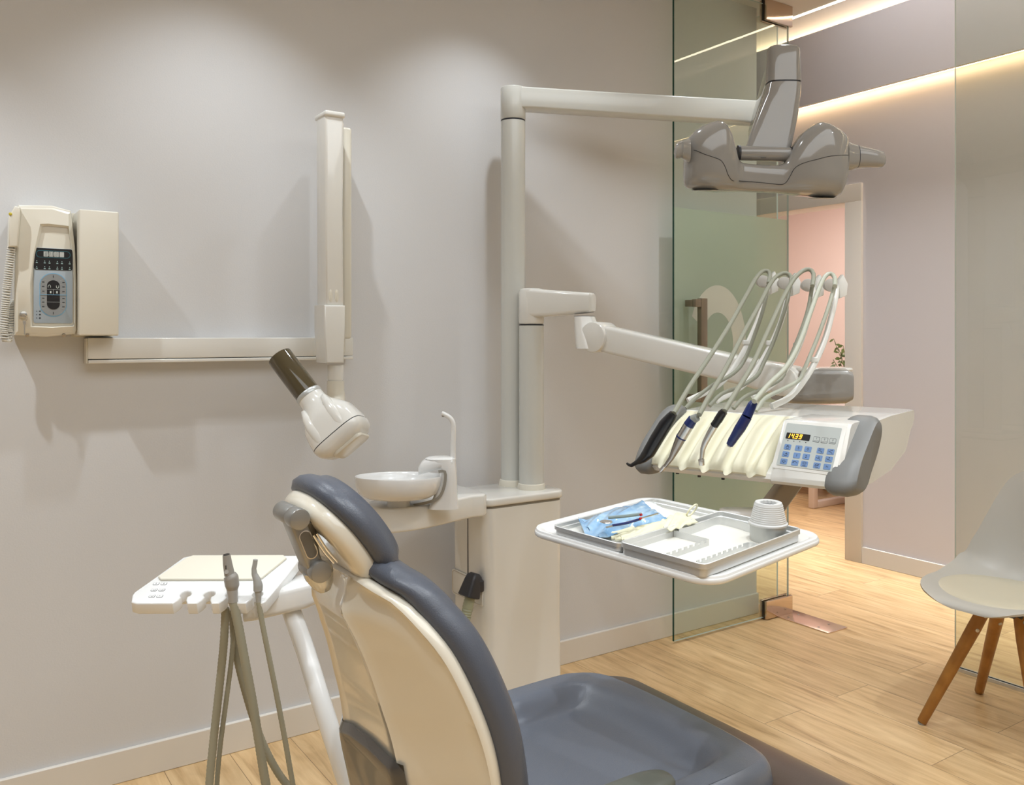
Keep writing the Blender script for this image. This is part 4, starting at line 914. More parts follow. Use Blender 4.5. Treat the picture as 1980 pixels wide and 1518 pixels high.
# plate
q = [TP(x, y, -.03) for x, y in ((1020, 1016), (1338, 1138), (1598, 1052), (1290, 962))]
inv = MT.inverted(); ql = [inv @ p for p in q]
px0, px1 = (ql[0].x + ql[1].x) / 2, (ql[2].x + ql[3].x) / 2; py_a, py_b = (ql[1].y + ql[2].y) / 2, (ql[0].y + ql[3].y) / 2
pw, ph, pcx, pcy = abs(px1 - px0), abs(py_b - py_a), (px0 + px1) / 2, (py_a + py_b) / 2
# console leg down to the tray
t = thing('tray_table', 'round-cornered white tray plate held under the console', 'tray table', MT @ Vector((pcx, pcy, -.012)))
obj('plate', slab(rrect(pw, ph, .048, 8, pcx, pcy), -.013, -.001, MT, bev=.005, seg=4), white2, t)
rimo = rrect(pw - .018, ph - .018, .042, 8, pcx, pcy); rimi = rrect(pw - .034, ph - .034, .036, 8, pcx, pcy)
obj('raised_rim', rings([[MT @ Vector((a, b, z)) for a, b in o_] for o_, z in ((rrect(pw - .002, ph - .002, .047, 8, pcx, pcy), -.004), (rrect(pw - .006, ph - .006, .046, 8, pcx, pcy), .0012), (rimo, .0018), (rimi, -.0012))], cap0=False, cap1=False), white2, t)
lg0, lg1 = W(1530, 930, 1.93), W(1475, 1005, 1.86)
ld = (lg1 - lg0).normalized(); ls = ld.cross(CF).normalized()
rs = [[c + CF * a + ls * b for a, b in rrect(.05, .040, .005, 3)] for c in (lg0 - ld * .04, lg0, lg1, lg1 + ld * .02)]
obj('support_leg', rings(rs), mat('taupe enamel', (.33, .28, .235), .25, coat=.3), t)
kb = MT @ Vector((pcx + pw * .36, pcy + sg * ph * .22, -.03))
obj('support_bracket', slab(rrect(.10, .07, .025), -.02, .012, frame(W(1436, 990, 1.90) - UP * .006, CR, CF), bev=.008), white2, t)
obj('support_arm', box((-.05, -.05, -.030), (.05, .12, -.014), MT @ Matrix.Translation((pcx + pw * .30, pcy + sg * ph * .3, 0)), bev=.005), white2, t)
# front metal tray
def metal_tray(name, label, cx, cy, L, Wd, hgt, group=None, wall=.0035, z0=0.):
    t = thing(name, label, 'instrument tray', MT @ Vector((cx, cy, z0)))
    R = .012
    o = lambda d, z: [MT @ Vector((a, b, z)) for a, b in rrect(L - 2 * d, Wd - 2 * d, max(.003, R - d * .5), 5, cx, cy)]
    prof_ = [(.004, z0 + .001), (.0025, z0 + .002), (.0025, z0 + hgt * .55), (.0, z0 + hgt * .62), (0, z0 + hgt * .96), (.0012, z0 + hgt), (wall - .0012, z0 + hgt), (wall, z0 + hgt * .96), (wall, z0 + hgt * .62), (wall + .0015, z0 + hgt * .55), (wall + .0015, z0 + .003)]
    obj('frame', rings([o(d, z) for d, z in prof_], cap0=False, cap1=False), alu, t, ang=30)
    obj('bottom', slab(rrect(L - .008, Wd - .008, .010, 5, cx, cy), z0 + .0006, z0 + .0032, MT), gaugem, t)
    return t
t1_ = metal_tray('compartment_tray', 'front aluminium tray with notched dividers and the plastic cup', 0, 0, LT, WT, HT2)
# the local axes: x from the viewer's left end to the far right end; y*sg away from the viewer
def T(x, y, z=0): return MT @ Vector((x * LT / 2, y * sg * WT / 2, z))
def notched(a, b, m, name, h=.012, n=9, par=t1_, ends=()):
    """upright strip from a to b (tray units), with square notches on its top edge"""
    A, B = T(*a), T(*b); L = (B - A).length; d_ = (B - A).normalized(); M = frame(A + nT * .003, d_, nT)
    ol = [(0, 0), (L, 0)]; st = L / (n * 2 + 1); top_ = []
    for k in range(2 * n + 1):
        hh = h if k % 2 == 0 else h - .0045
        top_ += [(k * st, hh), ((k + 1) * st, hh)]
    ol += top_[::-1]
    bm = slab(ol, -.0009, .0009, M); return obj(name, bm, m, par, smooth=False)
notched((-.92, .08), (-.02, .08), alu, 'notched_divider', n=8)
A, B = T(-.02, .08), T(-.02, .93); obj('divider_end', box((0, 0, -.0009), ((B - A).length, .012, .0009), frame(A + nT * .003, B - A, nT)), alu, t1_, smooth=False)
A, B = T(.0, .93), T(.80, .93)
notched((-.80, -.58), (.16, -.58), alu, 'notched_divider', n=9)
obj('divider_end', box((0, 0, -.0009), ((T(.22, -.93) - T(.22, -.70)).length, .012, .0009), frame(T(.22, -.70) + nT * .003, T(.22, -.93) - T(.22, -.70), nT)), alu, t1_, smooth=False)
obj('divider_corner', sweep(smooth_path([T(.16, -.58) + nT * .009, T(.20, -.59) + nT * .009, T(.22, -.64) + nT * .009, T(.22, -.72) + nT * .009], .003), [(.0009, .006), (-.0009, .006), (-.0009, -.006), (.0009, -.006)], up=nT), alu, t1_)
wavy = [T(.02, .86) + nT * .01, T(.25, .80) + nT * .01, T(.6, .84) + nT * .01, T(.80, .86) + nT * .01, T(.86, .7) + nT * .01, T(.84, .3) + nT * .01, T(.80, .0) + nT * .01, T(.86, -.5) + nT * .01]
obj('curved_insert', sweep(smooth_path(wavy, .008), [(.0009, .008), (-.0009, .008), (-.0009, -.008), (.0009, -.008)], up=nT), alu, t1_)
# cup holder ring and cup: placed where the photo shows them, on the tray
cpos = inv @ TP(1485, 1026, -.004); cz_ = 0.003
MCc = MT @ Matrix.Translation((cpos.x, cpos.y, 0))
rcup = 35 / FPX * ((MCc.translation - CAM).dot(CF))
obj('cup_ring', lathe([(rcup * .97, .003), (rcup * .97, .032), (rcup * .93, .032), (rcup * .93, .003)], MCc, 40, cap=False), mat('matt aluminium', (.50, .51, .50), .4, metal=.8), t1_, label='aluminium cup holder ring')
t = thing('plastic_cup', 'white ribbed plastic cup turned upside down in the tray ring', 'cup', MCc @ Vector((0, 0, .032)))
pr_ = [(rcup * .99, .0325), (rcup * 1.05, .0325), (rcup * 1.055, .0355), (rcup * .99, .037)]
z = .037
for k in range(9):
    r_ = rcup * (.97 - .024 * k); pr_ += [(r_, z + .0008), (r_, z + .0029), (r_ * .983, z + .0034)]; z += .0035
pr_ += [(rcup * .75, z + .001), (rcup * .71, z + .004), (rcup * .66, z + .0045), (rcup * .50, z + .0035), (rcup * .49, z - .004), (.0001, z - .004)]
obj('cup_wall', lathe(pr_, MCc, 48, cap=False), cupm, t, ang=35)
bm = bmesh.new(); st = [(rcup * (.49 if k % 2 else .40) * math.cos(2 * PI * k / 28), rcup * (.49 if k % 2 else .40) * math.sin(2 * PI * k / 28)) for k in range(28)]
ot = [(rcup * .52 * math.cos(2 * PI * k / 28), rcup * .52 * math.sin(2 * PI * k / 28)) for k in range(28)]
q3 = lambda pts, zz: [MCc @ Vector((a, b, zz)) for a, b in pts]
obj('base_notches', rings([q3(ot, z + .0032), q3(st, z + .0032), q3(st, z - .002)], cap0=False, cap1=False), cupm, t, smooth=False)
# rear tray, lower and partly under the front one
q = [inv @ TP(x, y, .0) for x, y in ((1078, 1012), (1262, 965))]
L2 = LT * 1.0; W2 = .165; y2 = sg * (WT / 2 + W2 / 2 + .001)
x2 = (q[0].x + L2 / 2)
dxl = q[0].x + L2 / 2
t2_ = metal_tray('flat_tray', 'rear aluminium tray holding the blue pouch and gloves', dxl, y2, L2, W2, .018)
U = lambda x, y, z=0: MT @ Vector((dxl + x * L2 / 2, y2 + y * sg * W2 / 2, z))
# instruments pouch: crumpled film bag lying across the tray
def sheet(name, corners, nx_, ny_, amp, m, par, z0=.006, th=.0012, seed=1, bulge=.0, **k):
    rnd = random.Random(seed); ph_ = [(rnd.uniform(4, 14), rnd.uniform(4, 14), rnd.uniform(0, 6)) for _ in range(5)]
    def P(i, j, s):
        u, v = i / nx_, j / ny_; a, b, c, d_ = corners
        p = a * (1 - u) * (1 - v) + b * u * (1 - v) + c * u * v + d_ * (1 - u) * v
        h = sum(abs(math.sin(f * u + g * v + o)) for f, g, o in ph_) / 5
        return p + nT * (z0 + amp * h + bulge * math.sin(PI * u) * math.sin(PI * v) + s * th)
    bm = bmesh.new(); A = [[bm.verts.new(P(i, j, 1)) for i in range(nx_ + 1)] for j in range(ny_ + 1)]; Bv = [[bm.verts.new(P(i, j, 0)) for i in range(nx_ + 1)] for j in range(ny_ + 1)]
    for j in range(ny_):
        for i in range(nx_): bm.faces.new((A[j][i], A[j][i + 1], A[j + 1][i + 1], A[j + 1][i])); bm.faces.new((Bv[j][i], Bv[j + 1][i], Bv[j + 1][i + 1], Bv[j][i + 1]))
    for i in range(nx_): bm.faces.new((A[0][i], Bv[0][i], Bv[0][i + 1], A[0][i + 1])); bm.faces.new((A[-1][i], A[-1][i + 1], Bv[-1][i + 1], Bv[-1][i]))
    for j in range(ny_): bm.faces.new((A[j][0], A[j + 1][0], Bv[j + 1][0], Bv[j][0])); bm.faces.new((A[j][-1], Bv[j][-1], Bv[j + 1][-1], A[j + 1][-1]))
    return obj(name, bm, m, par, ang=60, **k)
G = lambda px, py, h=0.: TP(px, py, h)
low = -.012
c4 = [G(1118, 1000, .0), G(1160, 1034, -.004), G(1290, 996, .004), G(1240, 962, .016)]
t = thing('sterile_pouch', 'crumpled blue transparent pouch of instruments lying in the rear tray', 'instrument pouch', sum(c4, Vector()) / 4)
pb_ = obj('pouch_film', (lambda: None)(), pouchb, t) if False else sheet('pouch_film', c4, 44, 24, .013, pouchb, t, z0=-.016, seed=4, bulge=.014)
e4 = [G(1282, 994, .0), G(1305, 990, -.004), G(1262, 962, .016), G(1243, 962, .013)]
sheet('paper_end', [e4[0], e4[1], e4[2], e4[3]], 8, 14, .004, pouchw, t, z0=-.012, seed=9)
e5 = [G(1118, 994, .004), G(1135, 1034, -.006), G(1162, 1034, -.004), G(1128, 1000, .0)]
sheet('sealed_end', e5, 8, 10, .005, pouchb, t, z0=-.011, seed=12)
def lying(pts, r, m, name, par): return obj(name, tube(pts, r, .01, 8), m, par)
hgt_ = .012
lying([G(1172, 1020, hgt_), G(1212, 1010, hgt_ + .003), G(1272, 993, hgt_ + .002)], .0016, steel, 'probe', t)
lying([G(1176, 1001, hgt_ + .004), G(1210, 998, hgt_ + .006), G(1240, 994, hgt_ + .006)], .0030, mat('grey green handle', (.24, .30, .30), .35), 'handle', t)
lying([G(1240, 994, hgt_ + .006), G(1276, 992, hgt_ + .004)], .0012, darksteel, 'handle_shaft', t) if False else None
lying([G(1184, 1016, hgt_ + .002), G(1210, 1012, hgt_ + .004), G(1238, 1004, hgt_ + .004)], .0024, navy, 'tweezer', t)
for q_ in ((1238, 996), (1237, 1003)): c = G(*q_, hgt_ + .007); obj('red_band', cyl(c, c + exT * .004, .0022, n=12), redm, t)
c = G(1172, 1010, hgt_ + .004); obj('mouth_mirror', lathe([(.0105, 0), (.0115, .001), (.0105, .002), (.0001, .002)], frame(c, exT, nT.cross(exT)), 24), chrome, t)
# latex gloves: crumpled hand shapes
def glove(name, label, cs, seed):
    t = thing(name, label, 'glove', sum(cs, Vector()) / 4, 'latex gloves in the rear tray' if False else None)
    sheet('palm', cs, 26, 14, .012, latex, t, z0=-.017, seed=seed, bulge=.010, th=.0015); return t
g1 = glove('latex_glove', 'cream latex glove crumpled beside the blue pouch, fingers at the left end', [G(1195, 1026), G(1212, 1040), G(1335, 1005), G(1312, 990)], 21)
for k, (a, b, c_) in enumerate((((1225, 1022), (1195, 1030), (1172, 1032)), ((1228, 1030), (1205, 1036), (1182, 1040)), ((1240, 1034), (1210, 1040), (1190, 1042)), ((1215, 1018), (1190, 1022), (1170, 1026)))):
    obj('finger', tube([G(*a, -.006), G(*b, -.009), G(*c_, -.012)], .0062, .006, 10, scale=lambda t_: (1 - .35 * t_, (1 - .35 * t_) * .75)), latex, g1)
g2 = glove('latex_glove', 'cream latex glove with rolled cuff lying over the first, near the tray corner', [G(1270, 1004, .004), G(1295, 1018, .004), G(1350, 1000, .004), G(1315, 982, .012)], 33)
ringc = G(1338, 990, .004); cuff = [ringc + exT * (.020 * math.cos(a)) + nT * (.012 * math.sin(a) + .003) + eyT * (.008 * math.cos(a + 1)) for a in [2 * PI * i / 20 for i in range(21)]]
obj('rolled_cuff', tube(cuff, .0018, .004, 8), latex, g2)

# ================================================================== assistant element with suction tubes
af = lambda px, py, D: W(px, py, D)
n_aL, n_aR, n_bL, n_bR = W(255, 1165, 1.86), W(512, 1168, 1.86), W(318, 1076, 2.04), W(566, 1072, 2.04)
eA = ((n_aR - n_aL) + (n_bR - n_bL)).normalized(); fA = ((n_bL - n_aL) + (n_bR - n_aR)).normalized()
MAe = frame((n_aL + n_aR) / 2, eA, fA); wA = (n_aR - n_aL).length; dA = ((n_bL - n_aL) + (n_bR - n_aR)).length / 2
if MAe.col[2].xyz.dot(UP) < 0: print('assist frame flipped')
t = thing('assistant_element', 'white suction holder tray with cream pad on a curved arm left of the chair', 'suction holder', MAe.translation)
# outline with four open slots on the front edge
def shear(x, y): v = inv2 @ (n_aL.lerp(n_bL, y / dA) * .0 + Vector()) if False else None
sk = ((n_bL - n_aL).dot(eA) + (n_bR - n_aR).dot(eA)) / 2 / dA
hwA = wA / 2
slots = [-.105 * wA / .3, -.052 * wA / .3, .0, .0]
slx = [inv3.x for inv3 in [MAe.inverted() @ hit(px, 1150, MAe.translation, MAe.col[2].xyz) for px in (358, 404, 446, 497)]]
fr = [(-hwA + .01, 0)]
for s in slx:
    fr += [(s - .016, .0), (s - .009, .012), (s - .006, .024)] + [(s - .012 * math.cos(a), .034 + .012 * math.sin(a)) for a in [math.radians(d_) for d_ in (-30, 0, 30, 60, 90, 120, 150, 180, 210)]] + [(s + .006, .024), (s + .009, .012), (s + .016, .0)]
fr += [(hwA - .006, 0), (hwA, .006)]
bk = [(hwA + .02, dA * .5), (hwA + .035, dA * .92), (hwA + .028, dA), (-hwA + .06, dA), (-hwA + .045, dA * .96), (-hwA + .01, dA * .5), (-hwA - .012, dA * .22), (-hwA - .012, .03), (-hwA - .004, .006)]
obj('holder_plate', slab(fr + bk, -.028, .0, MAe, bev=.0035, seg=3), white2, t, ang=30)
obj('hook_plate', slab([(x, y) for x, y in ((-hwA, dA * .35), (hwA + .01, dA * .35), (hwA + .025, dA * .9), (-hwA + .05, dA * .9))], -.05, -.026, MAe, bev=.004), white2, t)
obj('rest_pad', slab([(hwA - .03, dA * .47), (hwA + .005, dA * .90), (hwA - .005, dA * .965), (-hwA + .068, dA * .965), (-hwA + .055, dA * .9), (-hwA + .02, dA * .50), (-hwA + .03, dA * .44), (hwA - .045, dA * .44)], -.001, .006, MAe, bev=.003, seg=3), mat('cream pad', (.82, .78, .66), .35), t)
for r_ in range(3):
    for c_ in range(2):
        q_ = MAe.inverted() @ hit(302 + c_ * 15 - r_ * 4, 1129 + r_ * 12, MAe.translation, MAe.col[2].xyz)
        Mq = MAe @ Matrix.Translation((q_.x, q_.y, 0)) @ Matrix.Scale(.9, 4)
        kk = obj('key', slab(rrect(.0145, .0105, .0025), 0, .0006, Mq), inkm, t); obj('key_face', slab(rrect(.0130, .0090, .002), .0006, .0009, Mq), white2, kk, smooth=False)
        tx = [['S', '0'], [None, None], [None, 'Fn']][r_][c_]
        if tx: text('key_mark', tx, .007 if len(tx) == 1 else .0045, Mq @ Matrix.Translation((0, 0, .001)), inkm, kk, .0001)
        else: obj('key_mark', sweep([Mq @ Vector((a, b, .0011)) for a, b in ((-.003, .001), (-.001, -.002), (.002, -.002), (.003, .002))], [(.0003, .0003), (-.0003, .0003), (-.0003, -.0003), (.0003, -.0003)]), inkm, kk)
# connecting arm and curved tube
rs = []
for px, py, hy, hx_, D in ((478, 1180, .020, .03, 1.93), (500, 1166, .028, .05, 1.96), (550, 1152, .030, .055, 1.98), (600, 1140, .030, .055, 1.99), (622, 1133, .028, .05, 2.0)):
    c = W(px, py, D); rs.append([c + CF * a + UP * b for a, b in rrect(2 * hx_, 2 * hy, .015, 4)])
obj('link_arm', rings(rs), white2, t, ang=40)
obj('curved_arm', tube([W(563, 1180, 1.97), W(572, 1205, 1.96), W(592, 1262, 1.94), W(616, 1340, 1.90), W(645, 1430, 1.87), W(690, 1560, 1.84), W(760, 1690, 1.80)], .021, .015, 20), white2, t)
# hoses
def rib(pts, r, par, name='hose'): obj(name, tube(pts, r, .0042, 12, rib=.09), mat('olive corrugated hose', (.34, .32, .235), .5), par)
rib([W(436, 1176, 1.90), W(433, 1240, 1.90), W(424, 1330, 1.90), W(412, 1440, 1.89), W(404, 1540, 1.88), W(408, 1640, 1.87), W(450, 1700, 1.85), W(560, 1690, 1.82), W(720, 1650, 1.78)], .0085, t, 'return_hose')
rib([W(452, 1176, 1.92), W(449, 1260, 1.92), W(438, 1350, 1.92), W(425, 1450, 1.91), W(419, 1540, 1.90), W(426, 1620, 1.89), W(480, 1680, 1.87), W(600, 1690, 1.84), W(730, 1655, 1.80)], .0052, t, 'return_hose')
rib([W(449, 1180, 1.95), W(456, 1260, 1.94), W(478, 1350, 1.94), W(505, 1430, 1.94), W(535, 1490, 1.94), W(566, 1530, 1.93), W(620, 1590, 1.90), W(740, 1640, 1.85)], .0080, t, 'return_hose')
S1 = lambda px, py, d_=0: W(px, py, 1.865 + d_)
t = thing('suction_tube', 'thick grey suction tube standing in the third slot of the holder tray', 'suction tube', S1(445, 1140))
lofted([S1(438, 1073), S1(440, 1090), S1(444, 1112)], [.0082, .0098, .0112], mat('taupe plastic', (.33, .31, .28), .35), 'nozzle', t)
lofted([S1(437.8, 1071.5), S1(438, 1074)], [.0068, .0068], black, 'bore', t)
lofted([S1(444, 1112), S1(447, 1118), S1(449, 1132), S1(449, 1142)], [.0135, .0155, .0150, .0110], mat('taupe plastic'), 'valve_body', t)
lofted([S1(449, 1140), S1(451, 1164)], [.0118, .0100], mat('warm grey plastic', (.40, .385, .36), .3), 'connector', t)
obj('slider', cyl(S1(438, 1106, -.012), S1(438, 1106, -.006), .0045, n=14), mat('warm grey plastic'), t)
obj('slider_mark', box((-.0008, -.004, 0), (.0008, .004, .001), frame(S1(437, 1097, -.0108), CR, UP)), black, t, smooth=False)
rib([S1(451, 1164), S1(461, 1210), S1(472, 1270), S1(487, 1350), S1(500, 1430), S1(513, 1510), S1(530, 1590), S1(590, 1650), S1(720, 1660, -.05)], .0092, t)
t = thing('saliva_ejector', 'slim bent grey saliva ejector in the fourth slot of the holder tray', 'suction tube', S1(497, 1140))
lofted([S1(494, 1082), S1(493, 1090), S1(491, 1100), S1(492, 1110), S1(497, 1122), S1(499, 1132), S1(499, 1142)], [.0050, .0050, .0052, .0062, .0085, .0100, .0098], mat('grey plastic', (.40, .40, .385), .35), 'nozzle', t)
lofted([S1(499, 1142), S1(500, 1164)], [.0080, .0055], mat('grey plastic'), 'connector', t)
rib([S1(500, 1164), S1(508, 1210), S1(520, 1270), S1(536, 1350), S1(551, 1430), S1(565, 1510), S1(580, 1590), S1(640, 1650), S1(740, 1640, -.05)], .0055, t)
# ================================================================== dental chair
YC = -1.33
t = thing('dental_chair', 'slate blue dental chair with glossy cream back shell, filling the foreground', 'dental chair', (.95, YC, 0))
XR = [(.40, .735), (.50, .716), (.60, .702), (.67, .688), (.74, .665), (.80, .640), (.845, .612), (.875, .590), (.893, .565), (.92, .548)]
WD = [(.40, .235), (.50, .262), (.60, .270), (.67, .266), (.74, .252), (.80, .230), (.845, .197), (.875, .157), (.893, .112), (.91, .07)]
def xr(z): return lerp_tab(XR, z)
def smoothtab(tab, n=8):
    P = smooth_path([Vector((a, b, 0)) for a, b in tab], .01); return [(p.x, p.y) for p in P]
XRs, WDs = smoothtab(XR), smoothtab(WD)
def back_outline(grow=0., notch=.045):
    pts = []
    side = [(b + grow, a + (grow if a > .85 else 0)) for a, b in WDs]
    right = side + [(.06, .893 + grow), (.050, .880 + grow), (.042, .855 + grow), (.03, .838 + grow)]
    left = [(-a, b) for a, b in right][::-1]
    bot = [(-.12, .37), (0, .36), (.12, .37)]
    return right + [(0, .832 + grow)] + left + bot
def dens(o, st=.012):
    out = []
    for a, b in zip(o, o[1:] + o[:1]):
        a, b = Vector(a), Vector(b); n = max(1, int((b - a).length / st))
        for i in range(n): out.append(tuple(a.lerp(b, i / n)))
    return out
cen = (0, .62)
def fback(l, z, d):      # d>0 towards the patient
    x = lerp_tab(XRs, z); return Vector((x + d * .93, YC + l, z + d * .36))
def spine(l, z):
    ws = lerp_tab([(.36, .12), (.5, .118), (.6, .112), (.7, .100), (.8, .085), (.87, .062), (.92, .05)], z); Wd = lerp_tab(WDs, z) + .004; dd = lerp_tab([(.36, .062), (.5, .070), (.6, .078), (.7, .078), (.8, .070), (.86, .058), (.92, .04)], z)
    T = lerp_tab([(0, .885), (.065, .893), (.112, .893), (.157, .875), (.197, .845), (.23, .80), (.252, .74), (.27, .62)], abs(l))
    return dd * max(0, min(1, (Wd - abs(l)) / max(.02, Wd - ws))) * max(0, min(1, (T - z) / .035)) ** .7
WT_ = [(a, b) for a, b in WDs if a < .885] + [(.890, .115), (.896, .07)]
def back_pt(l, z, off=.006): return fback(l, z, 0) + Vector((-.93, 0, -.25)) * (spine(l, z) + off)
zr = [.36 + (.885 - .36) * k / 44 for k in range(45)] + [.889, .893, .8955]
rows_ = []
for z in zr:
    Wz = lerp_tab([(.36, .12), (.368, .19), (.385, .225), (.40, .236)], z) if z < .40 else lerp_tab(WT_, z)
    ws = min(lerp_tab([(.36, .12), (.5, .118), (.6, .112), (.7, .100), (.8, .085), (.87, .062), (.92, .05)], z), Wz * .8)
    e_ = .0035
    cols = [-Wz + (Wz - ws - e_) * k / 9 for k in range(10)] + [-ws, -ws + e_] + [(-ws + e_) + 2 * (ws - e_) * k / 8 for k in range(1, 8)] + [ws - e_, ws] + [ws + e_ + (Wz - ws - e_) * k / 9 for k in range(10)]
    rows_.append([(l, z) for l in cols])
bm = bmesh.new(); Gd = [[bm.verts.new(back_pt(l, z, .0085 if i_ in (10, len(r) - 11) and z > .38 and z < .88 else .006)) for i_, (l, z) in enumerate(r)] for r in rows_]
for j_ in range(len(Gd) - 1):
    for i_ in range(len(Gd[0]) - 1): bm.faces.new((Gd[j_][i_], Gd[j_][i_ + 1], Gd[j_ + 1][i_ + 1], Gd[j_ + 1][i_]))
nb = len(Gd[0]); loop = [(0, i_) for i_ in range(nb)] + [(j_, nb - 1) for j_ in range(1, len(Gd))] + [(len(Gd) - 1, i_) for i_ in range(nb - 2, -1, -1)] + [(j_, 0) for j_ in range(len(Gd) - 2, 0, -1)]
prev = [Gd[a][b] for a, b in loop]; par_ = [rows_[a][b] for a, b in loop]
for gr_, dd_ in ((.0030, -.0075), (.0048, -.0035), (.0050, .001), (.0040, .006), (.001, .012), (-.006, .014)):
    cur = []
    for l, z in par_:
        v = Vector((l - cen[0], z - cen[1])); v.normalize(); cur.append(bm.verts.new(fback(l + v.x * gr_, z + v.y * gr_, dd_)))
    for k in range(len(cur)): bm.faces.new((prev[k], prev[(k + 1) % len(cur)], cur[(k + 1) % len(cur)], cur[k]))
    prev = cur
bm.faces.new(prev)
sh = obj('back_shell', bm, creamshell, t, ang=60, label='glossy cream back shell')
cush_o = dens(back_outline(.006))
pr_ = [(.02, 0, .012), (.9, 0, .012), (1, .004, .012), (1, -.003, .016), (1, -.009, .026), (1, -.010, .036), (1, -.006, .050), (1, .002, .059), (1, .014, .066), (1, .04, .070), (.7, 0, .072), (.4, 0, .068), (.02, 0, .066)]
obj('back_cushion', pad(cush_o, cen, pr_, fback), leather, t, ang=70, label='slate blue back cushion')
# smoky lower cover hugging the spine
rows = []
NZ, NL = 22, 30
def cov(u, v, off):
    ztop = lerp_tab([(-.125, .618), (-.10, .622), (-.02, .625), (.06, .618), (.12, .600), (.2, .575), (.26, .55)], -.125 + .375 * u); z = .36 + (ztop - .36) * v
    l = -.125 - .012 * (1 - v) + .382 * u; lim = lerp_tab(WDs, z) - .004; l = max(-lim, min(lim, l))
    e = min(1, u / .05, (1 - v) / .06); return fback(l, z, 0) + Vector((-.93, 0, -.25)) * (spine(l, z) + .0110 + off * math.sqrt(max(0, e)))
bm = bmesh.new(); A = [[bm.verts.new(cov(i / NL, j / NZ, .010)) for i in range(NL + 1)] for j in range(NZ + 1)]; Bq = [[bm.verts.new(cov(i / NL, j / NZ, -.004)) for i in range(NL + 1)] for j in range(NZ + 1)]
for j in range(NZ):
    for i in range(NL): bm.faces.new((A[j][i], A[j][i + 1], A[j + 1][i + 1], A[j + 1][i])); bm.faces.new((Bq[j][i], Bq[j + 1][i], Bq[j + 1][i + 1], Bq[j][i + 1]))
for i in range(NL): bm.faces.new((A[0][i], Bq[0][i], Bq[0][i + 1], A[0][i + 1])); bm.faces.new((A[-1][i], A[-1][i + 1], Bq[-1][i + 1], Bq[-1][i]))
for j in range(NZ): bm.faces.new((A[j][0], A[j + 1][0], Bq[j + 1][0], Bq[j][0])); bm.faces.new((A[j][-1], Bq[j][-1], Bq[j + 1][-1], A[j + 1][-1]))
obj('lower_cover', bm, smoke, t, ang=60, label='smoky grey lower back cover')
# head rest: plane along a = down-forward, normal = up-forward
hc = Vector((.556, YC, .944)); ha = Vector((.58, 0, -.815)); hn = Vector((.815, 0, .58))
def fhead(l, a, d): return hc + Vector((0, l, 0)) + ha * a + hn * (d - 1.3 * (a * a + l * l * .5) * (1 if d > -.5 else 0))
ho = sup(.112, .098, 2.5, 64)
ho = [(x * (1 + .5 * y), y) for x, y in ho]
hs = obj('headrest_shell', pad(ho, (0, 0), [(.02, 0, -.020), (.4, 0, -.020), (.6, 0, -.019), (.78, 0, -.017), (.9, 0, -.012), (.96, 0, -.006), (.985, 0, .0), (1, 0, .012), (1, .004, .018), (.9, 0, .018), (.02, 0, .018)], fhead), creamshell, t, ang=70, label='cream headrest shell')
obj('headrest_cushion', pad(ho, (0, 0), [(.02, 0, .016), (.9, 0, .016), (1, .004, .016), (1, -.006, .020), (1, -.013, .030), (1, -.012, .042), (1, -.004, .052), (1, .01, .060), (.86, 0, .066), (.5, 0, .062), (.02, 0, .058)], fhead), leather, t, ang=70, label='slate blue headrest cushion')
# joint hardware, on the near side of the centre line
Yn = YC - .068
u_ = WY(581, 1005, Yn); l_ = WY(622, 1107, Yn)
ju = obj('upper_joint', cyl((u_.x, Yn, u_.z), (u_.x, Yn + .030, u_.z), .0165, n=36, bev=.002), jointm, t)
obj('joint_drum', cyl((u_.x, Yn + .030, u_.z), (u_.x, Yn + .085, u_.z), .0158, n=36, bev=.002), jointm, t)
obj('lower_joint', cyl((l_.x, Yn, l_.z), (l_.x, Yn + .020, l_.z), .0172, n=36, bev=.002), jointm, t)
obj('joint_drum', cyl((l_.x, Yn + .020, l_.z), (l_.x, Yn + .062, l_.z), .0168, n=36, bev=.002), jointm, t)
dl = Vector((l_.x - u_.x, 0, l_.z - u_.z)); LL = dl.length; ML = frame((u_.x, Yn + .012, u_.z), dl, (0, 1, 0))
obj('link_bar', box((-.004, 0, -.014), (LL + .004, .044, .012), ML, bev=.004), jointm, t)
zs = -1 if (ML.col[2].xyz).dot(Vector((-1, 0, 0))) < 0 else 1
Mp = frame(Vector((u_.x, Yn + .0119, u_.z)) + dl * .5, dl, Vector((dl.z, 0, -dl.x)))
obj('slot_rim', slab(rrect(LL * .52, .020, .0099, 8), -.0006, .0006, frame(Vector((u_.x, Yn + .0115, u_.z)) + dl * .5, dl, Vector((dl.z, 0, -dl.x)))), chrome, t)
obj('slot_recess', slab(rrect(LL * .48, .0165, .0082, 8), -.0012, .0012, frame(Vector((u_.x, Yn + .0115, u_.z)) + dl * .5, dl, Vector((dl.z, 0, -dl.x)))), mat('dark taupe metal', (.17, .155, .13), .4, metal=.4), t)
cn = Vector((l_.x + .004, Yn + .030, l_.z))
obj('mount_cone', lathe([(.024, 0), (.023, .012), (.017, .030), (.010, .04)], frame(cn, Vector((0, 1, 0)), ez=Vector((.36, -.06, -1))), 28), mat('pearl metal', (.62, .61, .56), .15, metal=.7), t)
for k, (x0_, y0_, x1_, y1_) in enumerate(((606, 1035, 645, 1088), (612, 1032, 652, 1086))): obj('release_rod', tube([WY(x0_, y0_, Yn - .0), WY((x0_ + x1_) / 2, (y0_ + y1_) / 2 + 4, Yn - .0), WY(x1_, y1_, Yn + .01)], .0022, .01, 8), chrome, t)
pv = WY(607, 1012, Yn + .02); obj('pivot_bracket', cyl(pv + Vector((-.01, 0, .008)), hc + hn * -.045 + ha * .0 + Vector((0, .0, 0)), .010, .013, 18), mat('dark taupe metal'), t)
